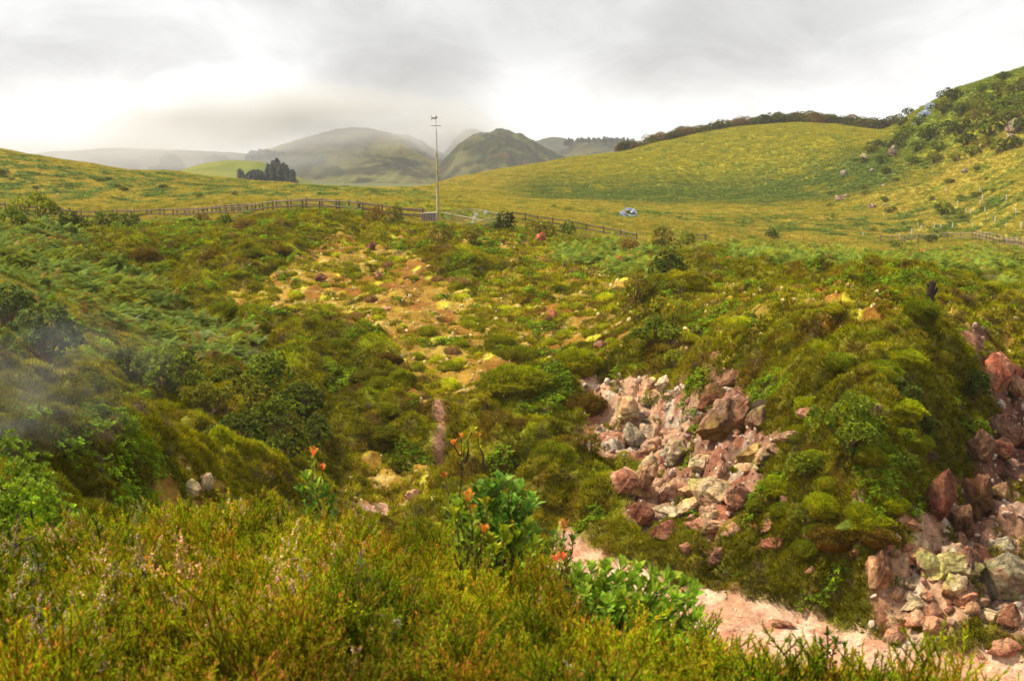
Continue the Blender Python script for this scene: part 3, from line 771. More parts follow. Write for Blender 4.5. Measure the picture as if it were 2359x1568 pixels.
def heath_tuft(seed, n=40, rad=.17, h=.17, w=.021):
    r = np.random.default_rng(seed); b = MB()
    an = r.uniform(0, 2 * math.pi, n); q = np.sqrt(r.uniform(0, 1, n))
    out = np.stack([np.cos(an) * q, np.sin(an) * q, np.zeros(n)], 1)
    base = out * rad * .8 + np.array([0, 0, -.05])
    d = unit(out * .75 + np.array([0, 0, 1.0]) + r.normal(size=(n, 3)) * .22)
    L = (h + .05) * (1 - .35 * q ** 2) * r.uniform(.65, 1.15, n)
    v = r.uniform(.7, 1.3, (n, 1))
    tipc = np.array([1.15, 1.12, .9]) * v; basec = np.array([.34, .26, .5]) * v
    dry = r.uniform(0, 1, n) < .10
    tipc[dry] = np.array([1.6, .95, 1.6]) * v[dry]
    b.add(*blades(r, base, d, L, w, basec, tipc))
    return b.mesh('heather_tuft')
def grass_tuft(seed, n=34, rad=.16, h=.5, w=.018):
    r = np.random.default_rng(seed); b = MB()
    an = r.uniform(0, 2 * math.pi, n); q = np.sqrt(r.uniform(0, 1, n))
    out = np.stack([np.cos(an) * q, np.sin(an) * q, np.zeros(n)], 1)
    d = unit(out * .45 + np.array([.12, 0, 1.0]) + r.normal(size=(n, 3)) * .16)
    bend = np.stack([r.normal(size=n) * .12 + .16, r.normal(size=n) * .12, np.full(n, -.10)], 1)
    v = r.uniform(.72, 1.25, (n, 1))
    b.add(*blades(r, out * rad + np.array([0, 0, -.04]), d, h * r.uniform(.5, 1.1, n), w, np.array([.62, .68, .7]) * v, np.array([1.18, 1.1, 1.1]) * v, bend=bend))
    return b.mesh('grass_tuft')
def frond(b, r, root, yaw, length, arch, col0, npin=13, curl=.8, tilt0=1.1):
    """one bracken frond: arching stalk with paired, tapering leaflets"""
    t = np.linspace(0, 1, npin + 4)
    el = tilt0 - arch * t                                   # elevation along the stalk
    dxy = np.array([math.cos(yaw), math.sin(yaw)])
    st = length / len(t)
    px = np.cumsum(np.cos(el)) * st; pz = np.cumsum(np.sin(el)) * st
    P = np.stack([root[0] + dxy[0] * px, root[1] + dxy[1] * px, root[2] + pz], 1)
    b.tube([tuple(p) for p in P[::3]], [length * .009] * len(P[::3]), 3, np.array(col0) * .8, False)
    V = []; F = []; cc = []
    sidev = np.array([-dxy[1], dxy[0], 0])
    for i in range(4, len(t)):
        u = (i - 3) / (npin + 1)
        Lp = length * .34 * (1 - u) ** .8 * (0.55 + .45 * min(1, u * 6)) + length * .02
        tn = P[i] - P[i - 1]; tn = tn / np.linalg.norm(tn)
        for s in (-1, 1):
            d = unit(sidev * s * 1.0 + tn * .45 + np.array([0, 0, -.12]) + r.normal(size=3) * .06)
            wv = tn * length * .019
            a0 = P[i]; m = a0 + d * Lp * .5 + np.array([0, 0, .01]); e = a0 + d * Lp + np.array([0, 0, -.16 * Lp])
            k = len(V); V += [a0 - wv * .6, a0 + wv * .6, m + wv, m - wv, e]
            F.append((k, k + 1, k + 2, k + 3)); cc += [np.array(col0) * r.uniform(.8, 1.2)] * 5
            b3 = (k + 3, k + 2, k + 4); V_ = b3
            F.append((k + 3, k + 2, k + 4, k + 4))
    V = np.array(V); F4 = np.array([f for f in F if f[2] != f[3]]); F3 = np.array([f[:3] for f in F if f[2] == f[3]])
    b.add(V, F3, F4, np.array(cc))
def fern_mesh(seed, nf=7, L=.95, name='fern'):
    r = np.random.default_rng(seed); b = MB()
    for i in range(nf):
        yaw = 2 * math.pi * i / nf + r.normal() * .35
        c = np.array([1, 1, 1.]) * r.uniform(.8, 1.2)
        if r.uniform() < .04: c = np.array([1.7, .95, .7])
        frond(b, r, (r.normal() * .06, r.normal() * .06, -.05), yaw, L * r.uniform(.75, 1.1), r.uniform(1.0, 1.5), c, tilt0=r.uniform(.95, 1.3))
    return b.mesh(name)
def sprig(seed, h=.34, flower=False, feathery=1.0):
    """long upright heather sprig: forked woody stem, side shoots clad in tiny needles"""
    r = np.random.default_rng(seed); b = MB()
    def shoot(p0, d0, L, depth):
        n = 5; pts = [np.array(p0)]; d = np.array(d0, float)
        for i in range(n):
            d = unit(d + r.normal(size=3) * .10 + np.array([0, 0, .10])); pts.append(pts[-1] + d * L / n)
        b.tube([tuple(p) for p in pts], list(np.linspace(.0032, .0014, n + 1) * (1.3 if depth == 0 else 1)), 3, (.8, .45, 1.2), False)
        # needles
        m = int((38 if depth else 42) * feathery * L / .2)
        t = r.uniform(.12 if depth else .35, 1, m)
        if depth == 0: t = r.uniform(.3, 1, m)
        P = np.array([np.array([np.interp(tt, np.linspace(0, 1, n + 1), np.array(pts)[:, k]) for k in range(3)]) for tt in t])
        ax = unit(np.array(pts[-1]) - np.array(pts[0]))
        o = unit(r.normal(size=(m, 3))); o = unit(o - (o @ ax)[:, None] * ax * .9)
        dd = unit(o * .75 + ax * 1.0)
        ln = .020 * (1.15 - .45 * t)
        v = r.uniform(.75, 1.3, (m, 1))
        c1 = lerp(np.tile(C(.55, .62, .7), (m, 1)), C(1.45, 1.35, .9), t) * v
        tipm = (t > .86) & (r.uniform(size=m) < .5)
        c1[tipm] = np.array([2.3, .85, 5.0]) * v[tipm]
        b.add(*blades(r, P, dd, ln, .0033, c1 * .8, c1))
        if flower and depth > 0:
            k = int(13 * L / .12); tf = r.uniform(.45, 1, k)
            Pf = np.array([np.array([np.interp(tt, np.linspace(0, 1, n + 1), np.array(pts)[:, q]) for q in range(3)]) for tt in tf])
            of = unit(unit(r.normal(size=(k, 3))) + ax * .2)
            b.add(*blades(r, Pf, of, .012, .0075, np.tile(C(1.9, 1.0, 24), (k, 1)), np.tile(C(2.4, 1.35, 38), (k, 1)) * r.uniform(.75, 1.1, (k, 1))))
        if depth < 2:
            ns = 5 if depth == 0 else 2
            for s in range(ns):
                tt = r.uniform(.25, .85); i = int(tt * n)
                an = r.uniform(0, 2 * math.pi)
                dd0 = unit(np.array([math.cos(an) * .55, math.sin(an) * .55, .8]))
                shoot(pts[i], dd0, L * r.uniform(.32, .55), depth + 1)
    shoot((0, 0, -.04), unit(np.array([r.normal() * .12, r.normal() * .12, 1])), h, 0)
    return b.mesh('heather_sprig')
def leaf_rosette(b, r, P, axis, n, L, W, c, spread=.9, up=.5, fold=.25):
    """whorl of obovate leaves round the end of a twig"""
    axis = unit(np.array(axis, float)); a0 = r.uniform(0, 6.28)
    u = unit(np.cross(axis, [.3, .2, 1.0]) if abs(axis[2]) < .95 else np.cross(axis, [1, 0, 0])); v = np.cross(axis, u)
    for i in range(n):
        an = a0 + i * 2.4; q = .35 + .65 * i / n
        out_ = u * math.cos(an) + v * math.sin(an)
        d = unit(out_ * spread * q + axis * (up + .6 * (1 - q)) + r.normal(size=3) * .08)
        s = unit(np.cross(d, axis)); nn = np.cross(s, d)
        l = L * (.6 + .5 * q) * r.uniform(.85, 1.15); w_ = W * r.uniform(.85, 1.15)
        base = np.array(P) - axis * L * .25 * q
        V = [base, base + d * l * .35 + s * w_ * .32 + nn * fold * w_ * .3, base + d * l * .72 + s * w_ * .5 + nn * fold * w_ * .4, base + d * l + nn * -.12 * l,
             base + d * l * .72 - s * w_ * .5 + nn * fold * w_ * .4, base + d * l * .35 - s * w_ * .32 + nn * fold * w_ * .3, base + d * l * .40, base + d * l * .75]
        cc = np.array(c[i % len(c)] if isinstance(c, list) else c) * r.uniform(.65, 1.3) * np.array([r.uniform(.85, 1.25), 1, 1])
        b.add(V, [(0, 1, 6), (0, 6, 5), (7, 2, 3), (4, 7, 3)], [(6, 1, 2, 7), (5, 6, 7, 4)], cc)

def leafy_tuft(seed):
    r = np.random.default_rng(seed); b = MB()
    for k in range(9):
        p = r.normal(size=3) * np.array([.09, .09, .04]) + np.array([0, 0, .14])
        leaf_rosette(b, r, p, unit(p + np.array([0, 0, .3])), 6, .085, .040, np.array([1, 1, 1.]) * r.uniform(.7, 1.4), up=.6)
    return b.mesh('leafy_tuft')
# ------------------------------------------------------------------ scattering
def euler_from(nrm, yaw):
    z = unit(nrm); x = np.stack([np.cos(yaw), np.sin(yaw), np.zeros_like(yaw)], -1)
    y = unit(np.cross(z, x)); x = np.cross(y, z)
    # R columns x,y,z -> XYZ euler
    sy = np.clip(-x[:, 2], -1, 1)
    ey = np.arcsin(sy); ex = np.arctan2(y[:, 2], z[:, 2]); ez = np.arctan2(x[:, 1], x[:, 0])
    return np.stack([ex, ey, ez], -1)
def gn_scatter(obj, meshes, mat):
    coll = bpy.data.collections.new(obj.name + '_pieces')
    for i, m in enumerate(meshes):
        if len(m.materials) == 0: m.materials.append(mat)
        o = bpy.data.objects.new('%02d_%s' % (i, m.name), m); coll.objects.link(o)
    ng = bpy.data.node_groups.new(obj.name + '_scatter', 'GeometryNodeTree')
    ng.interface.new_socket('Geometry', in_out='INPUT', socket_type='NodeSocketGeometry')
    ng.interface.new_socket('Geometry', in_out='OUTPUT', socket_type='NodeSocketGeometry')
    gi = ng.nodes.new('NodeGroupInput'); go = ng.nodes.new('NodeGroupOutput')
    ci = ng.nodes.new('GeometryNodeCollectionInfo'); ci.inputs['Collection'].default_value = coll
    ci.inputs['Separate Children'].default_value = True; ci.inputs['Reset Children'].default_value = True
    ip = ng.nodes.new('GeometryNodeInstanceOnPoints'); ip.inputs['Pick Instance'].default_value = True
    def na(nm, ty):
        n = ng.nodes.new('GeometryNodeInputNamedAttribute'); n.data_type = ty; n.inputs['Name'].default_value = nm
        return n.outputs['Attribute']
    L = ng.links.new
    L(gi.outputs[0], ip.inputs['Points']); L(ci.outputs[0], ip.inputs['Instance'])
    L(na('idx', 'INT'), ip.inputs['Instance Index']); L(na('rot', 'FLOAT_VECTOR'), ip.inputs['Rotation']); L(na('scl', 'FLOAT_VECTOR'), ip.inputs['Scale'])
    L(ip.outputs[0], go.inputs[0])
    md = obj.modifiers.new('scatter', 'NODES'); md.node_group = ng
def stuff(name, pts, rot, scl, col, idx, meshes, mat, label, cat):
    me = bpy.data.meshes.new(name)
    n = len(pts)
    me.vertices.add(n); me.vertices.foreach_set('co', np.asarray(pts, np.float32).ravel())
    a = me.attributes.new('rot', 'FLOAT_VECTOR', 'POINT'); a.data.foreach_set('vector', np.asarray(rot, np.float32).ravel())
    a = me.attributes.new('scl', 'FLOAT_VECTOR', 'POINT'); a.data.foreach_set('vector', np.asarray(scl, np.float32).ravel())
    a = me.attributes.new('col', 'FLOAT_COLOR', 'POINT'); a.data.foreach_set('color', np.concatenate([np.clip(col, .003, 1), np.ones((n, 1))], 1).astype(np.float32).ravel())
    a = me.attributes.new('idx', 'INT', 'POINT'); a.data.foreach_set('value', np.asarray(idx, np.int32))
    o = bpy.data.objects.new(name, me); COL.objects.link(o)
    gn_scatter(o, meshes, mat)
    tag(o, label, cat, kind='stuff')
    print('stuff', name, n)
    return o
def jitter_grid(y0, y1, step, amax=.60):
    xs = np.arange(-amax * y1, amax * y1, step); ys = np.arange(y0, y1, step)
    x, y = np.meshgrid(xs, ys); x = x.ravel() + rng.uniform(-.5, .5, x.size) * step; y = y.ravel() + rng.uniform(-.5, .5, y.size) * step
    k = (np.abs(x / y) < amax) & (y >= y0) & (y < y1)
    return x[k], y[k]
def visible(x, y, tol=1.2):
    return sample(HID, x, y) < tol
def nrm_at(x, y):
    return np.stack([sample(NG[..., k], x, y) for k in range(3)], -1)
BANDS = [(13, 22, .115), (22, 32, .14), (32, 45, .17), (45, 62, .21), (62, 82, .27), (82, 112, .34), (112, 150, .5)]
P_, R_, S_, C_, I_ = [], [], [], [], []          # heather
F_ = [[] for _ in range(5)]                       # fern
G_ = [[] for _ in range(5)]                       # grass
K_ = [[] for _ in range(5)]                       # stones
def put(dst, x, y, z, rot, s, c, i):
    for q, v in zip(dst, (np.stack([x, y, z], -1), rot, s, c, i)): q.append(v)
HV = [P_, R_, S_, C_, I_]
for y0, y1, st in BANDS:
    x, y = jitter_grid(y0, y1, st / 1.73)
    nz_ = sample(NG[..., 2], x, y)
    k = visible(x, y) & (rng.uniform(size=len(x)) < np.clip(1 / np.maximum(nz_, .2) ** 1.1, 1, 3) / 3); x, y = x[k], y[k]
    z = ground(x, y); n = nrm_at(x, y); zo = zone_of(x, y)
    hz = ~(zo['soil'] | zo['rock'] | zo['path'] | zo['trail'] | zo['meadow'] | zo['fern'])
    pr = fbm(x / 1.5, y / 1.5, 3, 150) * .5 + .5
    hz = np.where(zo['mixed'], pr > np.where(x / y > .12, .33, .40), hz) & ~(zo['rock'] | zo['path'] | zo['trail'])
    hz |= zo['soil'] & ((pr > .55) | (rng.uniform(size=len(x)) < .07))
    hz |= zo['rock'] & (fbm(x / 1.6, y / 1.6, 3, 151) * .5 + .5 > .63)
    hz |= zo['fern'] & (fbm(x / 2.8, y / 2.8, 3, 159) > .12)
    cu_ = sample(CU, x, y)
    hz &= ~zo['flat'] | (rng.uniform(size=len(x)) < .08) | (fbm(x / .7, y / .7, 2, 149) > .42)
    hz &= (rng.uniform(size=len(x)) < ss(.02, .30, cu_) * .85 + .15)
    hz &= (n[:, 2] > .14) 
    m = len(x)
    yaw = rng.uniform(0, 6.28, m)
    up = unit(n * .7 + np.array([0, 0, .6]) + rng.normal(size=(m, 3)) * .34); rt = euler_from(up, yaw)
    sc = (st / .15) * rng.uniform(.75, 1.25, m)
    sc3 = np.stack([sc, sc, sc ** .55 * rng.uniform(.8, 1.25, m)], -1)
    hc = heath_col(x, y) * rng.uniform(.62, 1.38, (m, 1)) * (.85 + .3 * np.clip(cu_, 0, 1))[:, None]
    lim = (rng.uniform(size=m) < .5) & (zo['mixed'] | zo['soil'])
    tiny = zo['soil'] & (pr <= .58)
    sc3[tiny] *= .55
    hc = np.where((lim & (fbm(x / .8, y / .8, 2, 152) > -.05))[:, None], C(.58, .62, .016) * rng.uniform(.6, 1.2, (m, 1)), hc)
    k = hz
    ii_ = rng.integers(0, 4, m)
    lf = (fbm(x / 2.6, y / 2.6, 3, 156) > .34) & (rng.uniform(size=m) < .45)
    ii_[lf] = rng.integers(4, 6, lf.sum()); hc[lf] = C(.20, .31, .014) * rng.uniform(.7, 1.3, (lf.sum(), 1)); sc3[lf, 2] = sc3[lf, 0] * .8
    dd_ = (fbm(x / .9, y / .9, 2, 157) > .42) & (rng.uniform(size=m) < .35)
    ii_[dd_] = 6; hc[dd_] = C(.22, .15, .11) * rng.uniform(.6, 1.2, (dd_.sum(), 1))
    put(HV, x[k], y[k], z[k] - .02, rt[k], sc3[k], hc[k], ii_[k])
    # bracken, thinner
    fz = zo['fern'] | (zo['meadow'] & (y < 130) & (fbm(x / 5, y / 5, 3, 153) > .15))
    k = fz & (rng.uniform(size=m) < (st / np.where(zo['meadow'], .8, .42)) ** 2 * ss(-.25, .2, fbm(x / 2.2, y / 2.2, 3, 155)))
    fs = rng.uniform(.6, 1.0, m) * np.where(y > 60, 1.1, .85)
    left = x / y < -.1
    fc = np.where(left[:, None], C(.165, .23, .040), C(.20, .27, .035)) * rng.uniform(.75, 1.25, (m, 1))
    yl_ = fbm(x / 3, y / 3, 2, 158) > .1
    fc[yl_] *= np.array([1.25, 1.05, .6])
    dry = rng.uniform(size=m) < .06
    fc[dry] = C(.32, .19, .05)
    ft_ = euler_from(unit(n + np.stack([rng.normal(size=m) * .35, rng.normal(size=m) * .35 - .1, np.full(m, .8)], -1)), yaw)
    put(F_, x[k], y[k], z[k] + rng.uniform(0, .2, m)[k], ft_[k], np.repeat(fs[:, None], 3, 1)[k], fc[k], rng.integers(0, 3, k.sum()))
    # rough grass in the bracken and on the meadow this side of 150 m
    k = ((zo['meadow']) | (zo['fern'] & (fbm(x / 3, y / 3, 3, 154) > -.15))) & (rng.uniform(size=m) < .8)
    gs = (st / .30) * rng.uniform(.7, 1.2, m) * .9
    gc = grass_col(x, y) * rng.uniform(.8, 1.2, (m, 1))
    put(G_, x[k], y[k], z[k], rt[k], np.stack([gs, gs, gs * .8], -1)[k], gc[k], rng.integers(0, 3, k.sum()))
    # stones
    rz_ = zo['rock'] | zo['soil'] | zo['mixed'] | zo['path']
    pk = np.where(zo['rock'], .34, np.where(zo['path'], .42, .16)) * np.clip(st / .2, .5, 1)
    k = rz_ & (rng.uniform(size=m) < pk)
    ks = (.05 + .16 * rng.uniform(size=m) ** 4) * np.where(zo['rock'], 1.05, np.where(zo['path'], .36, .8)) * (st / .17) ** .5
    kc = np.where(zo['rock'][:, None], lerp(np.tile(C(.36, .17, .12), (m, 1)), C(.52, .44, .34), rng.uniform(size=m)),
                  lerp(np.tile(C(.55, .38, .16), (m, 1)), C(.58, .50, .20), rng.uniform(size=m)))
    kc = np.where(zo['path'][:, None], C(.68, .48, .36), kc) * rng.uniform(.7, 1.15, (m, 1))
    put(K_, x[k], y[k], z[k] + ks[k] * .2, rng.uniform(0, 6.28, (k.sum(), 3)), np.stack([ks, ks * rng.uniform(.6, 1.1, m), ks * rng.uniform(.5, 1, m)], -1)[k], kc[k], rng.integers(0, 3, k.sum()))
# meadow grass and bracken farther away
for y0, y1, st in [(150, 200, .62), (200, 260, .85), (260, 330, 1.0), (330, 400, 1.2)]:
    x, y = jitter_grid(y0, y1, st)
    k = visible(x, y, 1.0); x, y = x[k], y[k]; m = len(x)
    z = ground(x, y); n = nrm_at(x, y)
    yaw = rng.uniform(0, 6.28, m); rt = euler_from(unit(n + np.array([0, 0, 1.0])), yaw)
    c = grass_col(x, y) * rng.uniform(.88, 1.12, (m, 1))
    gs = (st / .32) * rng.uniform(.6, 1.2, m)
    put(G_, x, y, z, rt, np.stack([gs, gs, gs * .45], -1), c, rng.integers(0, 3, m))
    gp = (c[:, 1] > c[:, 0] * 1.12) & (rng.uniform(size=m) < .30) & (y < 262)
    fs = rng.uniform(.6, 1.15, m)
    put(F_, x[gp], y[gp], z[gp], rt[gp], np.stack([fs, fs, fs * .9], -1)[gp], (C(.14, .21, .035) * rng.uniform(.7, 1.3, (m, 1)))[gp], rng.integers(0, 3, gp.sum()))
# the knoll in front of the camera
KN = [[] for _ in range(5)]
for y0, y1, st in [(1.0, 2.6, .050), (2.6, 4.6, .060), (4.6, 7.0, .075), (7.0, 10.0, .10)]:
    x, y = jitter_grid(y0, y1, st, .66)
    k = visible(x, y, .8); x, y = x[k], y[k]; m = len(x)
    z = ground(x, y); yaw = rng.uniform(0, 6.28, m)
    tl = np.stack([rng.normal(size=m) * .20 + .06, rng.normal(size=m) * .20, np.ones(m)], -1)
    rt = euler_from(unit(tl), yaw)
    hgt = 1.0 + .62 * fbm(x / .50, y / .50, 3, 160) + .25 * (worley(x / .42, y / .42, 162)[0] < .4) - .12
    s = hgt * rng.uniform(.8, 1.2, m) * 1.12 * ss(9.5, 5.5, y) * .35 + .65 * hgt * rng.uniform(.8, 1.2, m)
    for u0_, u1_, ya, yb in [(1000, 1245, 3.9, 6.3), (1310, 1620, 3.3, 5.2), (690, 770, 5.6, 7.7), (1020, 1100, 4.5, 6.7)]:
        s = s * np.where((x / y > ray(u0_, 1200)[0]) & (x / y < ray(u1_, 1200)[0]) & (y > ya) & (y < yb), .88, 1)
    a = fbm(x / .8, y / .8, 3, 161) * .5 + .5
    c = lerp(np.tile(C(.15, .26, .007), (m, 1)), C(.43, .54, .012), ss(.25, .75, a))
    bz = np.exp(-(((x / y + .22) / .17) ** 2 + ((y - 2.7) / 0.9) ** 2))
    c = lerp(c, C(.30, .20, .020), np.clip(bz * 1.0, 0, .8) * rng.uniform(.5, 1, m))
    warm = ss(.5, .8, fbm(x / .35, y / .35, 2, 163) * .5 + .5) * .40
    c = lerp(c, C(.58, .38, .015), warm) * rng.uniform(.8, 1.2, (m, 1))
    fl = (rng.uniform(size=m) < .42 * np.clip(ss(-.05, -.42, x / y) * ss(3.0, 5.4, y) * ss(9, 8, y) * 1.5 + .10 * ss(3.5, 5, y) * (x / y < .12) + .008, 0, .6)) & (fbm(x / .4, y / .4, 2, 164) > -.1)
    put(KN, x, y, z, rt, np.stack([s, s, s * np.where(rng.uniform(size=m) < .15, 1.2, .97) * np.where(x / y > .12, .93, 1)], -1), c, np.where(fl, rng.integers(5, 7, m), rng.integers(0, 5, m)))
cat = lambda L: [np.concatenate(q) for q in L]
def stone_mesh(seed, sub=2, flat=1.0, cuts=9, nz=.12):
    import bmesh
    r = np.random.default_rng(seed)
    bm = bmesh.new(); bmesh.ops.create_icosphere(bm, subdivisions=sub, radius=1.0)
    V = np.array([v.co[:] for v in bm.verts]); F = np.array([[v.index for v in f.verts] for f in bm.faces]); bm.free()
    for i in range(cuts):
        d = unit(r.normal(size=3)); k = r.uniform(.55, .9)
        pr = V @ d; m = pr > k
        V[m] -= np.outer(pr[m] - k, d)
    q = V * 2.3 + seed
    nn = fbm(q[:, 0] + q[:, 2] * .7, q[:, 1] - q[:, 2] * .6, 4, seed)
    V = V * (1 + nz * nn)[:, None]
    V[:, 2] *= flat
    return V, F
def stone(seed, sub=2, flat=.8, name='stone', cuts=9, nz=.12, mcv=1.0):
    V, F = stone_mesh(seed, sub, flat, cuts, nz)
    return mk_mesh(name, V, [F], {'mc': np.full((len(V), 3), mcv)}, False)
M_STONE = plant_mat('scree_stone', 0.0, 0.85, 9.0, 0.35, True, .15)
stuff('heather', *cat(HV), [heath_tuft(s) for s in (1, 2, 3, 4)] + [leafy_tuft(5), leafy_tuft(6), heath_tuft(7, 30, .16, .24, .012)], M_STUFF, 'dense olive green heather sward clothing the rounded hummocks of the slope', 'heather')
stuff('bracken', *cat(F_), [fern_mesh(s) for s in (11, 12, 13)], M_STUFF, 'pale green bracken spreading among the heather and grass', 'bracken')
stuff('grass', *cat(G_), [grass_tuft(s) for s in (21, 22, 23)], M_STUFF, 'golden and green rough grass covering the meadow and hills beyond the fence', 'grass')
stuff('scree', *cat(K_), [stone(s, 1, .8) for s in (31, 32, 33)], M_STONE, 'small pinkish and cream stones littering the bare ground', 'stones')
stuff('flowering_heather', *cat(KN), [sprig(s) for s in (41, 42, 43, 44, 45)] + [sprig(s, flower=True) for s in (46, 47)], M_STUFF,
      'tall feathery heather with pale pink flower spikes on the near knoll', 'heather')
# ------------------------------------------------------------------ shrubs
def crown_mesh(seed, kind='broad'):
    """uneven crown of several lobes, radius about 1, base at z=0; leaves in small whorls"""
    r = np.random.default_rng(seed); b = MB()
    nl = r.integers(6, 10); lobes = []
    for i in range(nl):
        an = r.uniform(0, 6.28); q = r.uniform(.15, .72) if i else 0
        zc = r.uniform(.45, 1.05) - q * .35 if i else .85
        lobes.append((np.array([math.cos(an) * q, math.sin(an) * q, zc]), r.uniform(.28, .46) * (1.15 if i == 0 else 1)))
    cnt = {'broad': 300, 'fine': 420, 'pale': 260}[kind]
    L, W, n = {'broad': (.125, .052, 7), 'fine': (.10, .022, 9), 'pale': (.11, .05, 6)}[kind]
    done = 0
    while done < cnt:
        c, rad = lobes[r.integers(nl)]
        d = unit(r.normal(size=3)); 
        if d[2] < -.35: continue
        p = c + d * rad * r.uniform(.72, 1.06)
        if p[2] < .06: continue
        if any(np.linalg.norm(p - c2) < r2 * .62 for c2, r2 in lobes if c2 is not c): continue
        v = r.uniform(.7, 1.35)
        if r.uniform() < .12: v *= 1.5
        col = np.array([1, 1, 1.]) * v
        if kind == 'fine' and r.uniform() < .25: col = col * np.array([1.5, .85, .9])
        leaf_rosette(b, r, p, unit(d + np.array([0, 0, .7])), n, L, W, col, up=.6)
        done += 1
    cm = b.mesh('crown')
    s = MB()
    for c, rad in lobes:
        q = c * np.array([.35, .35, .45]); s.tube([(0, 0, -.25), tuple(q * .6), tuple(c * .85), tuple(c + np.array([0, 0, rad * .4]))], [.045, .035, .022, .01], 5, (.9, .8, .7))
    return cm, s.mesh('stems')
CROWN = {'broad': [crown_mesh(s, 'broad') for s in (301, 302, 303, 304)], 'fine': [crown_mesh(s, 'fine') for s in (311, 312, 313)], 'pale': [crown_mesh(s, 'pale') for s in (321, 322)]}
for v in CROWN.values():
    for cm, sm in v:
        cm.materials.append(M_LEAF); sm.materials.append(M_BARK)
def shrub_at(x, y, z, rad, kind, tint, label, group=None, name='shrub', squash=1.0):
    cm, sm = CROWN[kind][rng.integers(len(CROWN[kind]))]
    e = empty(name, (x, y, z), rng.uniform(0, 6.28), 1.0); e.scale = (rad, rad, rad * squash)
    c = link('crown', cm, None, e); c.color = (*tint, 1)
    t = link('trunk', sm, None, e); t.color = (.16, .11, .075, 1)
    tag(e, label, 'shrub', group)
    return e
DARK = (.080, .105, .007); MIDG = (.14, .185, .008); YEL = (.24, .275, .010); OLV = (.15, .155, .009); BRN = (.18, .125, .018); BLU = (.10, .14, .025)
def shrub_px(U, V, wpx, kind, tint, label, group=None, ymin=14, squash=1.0):
    x, y = hit(U, V, ymin); z = float(ground(x, y)) - .05
    tv = np.array(tint) * rng.uniform(.9, 1.15)
    return shrub_at(x, y, z, wpx * .5 * y / 2418 / .9, kind, tuple(tv), label, group, squash=squash)
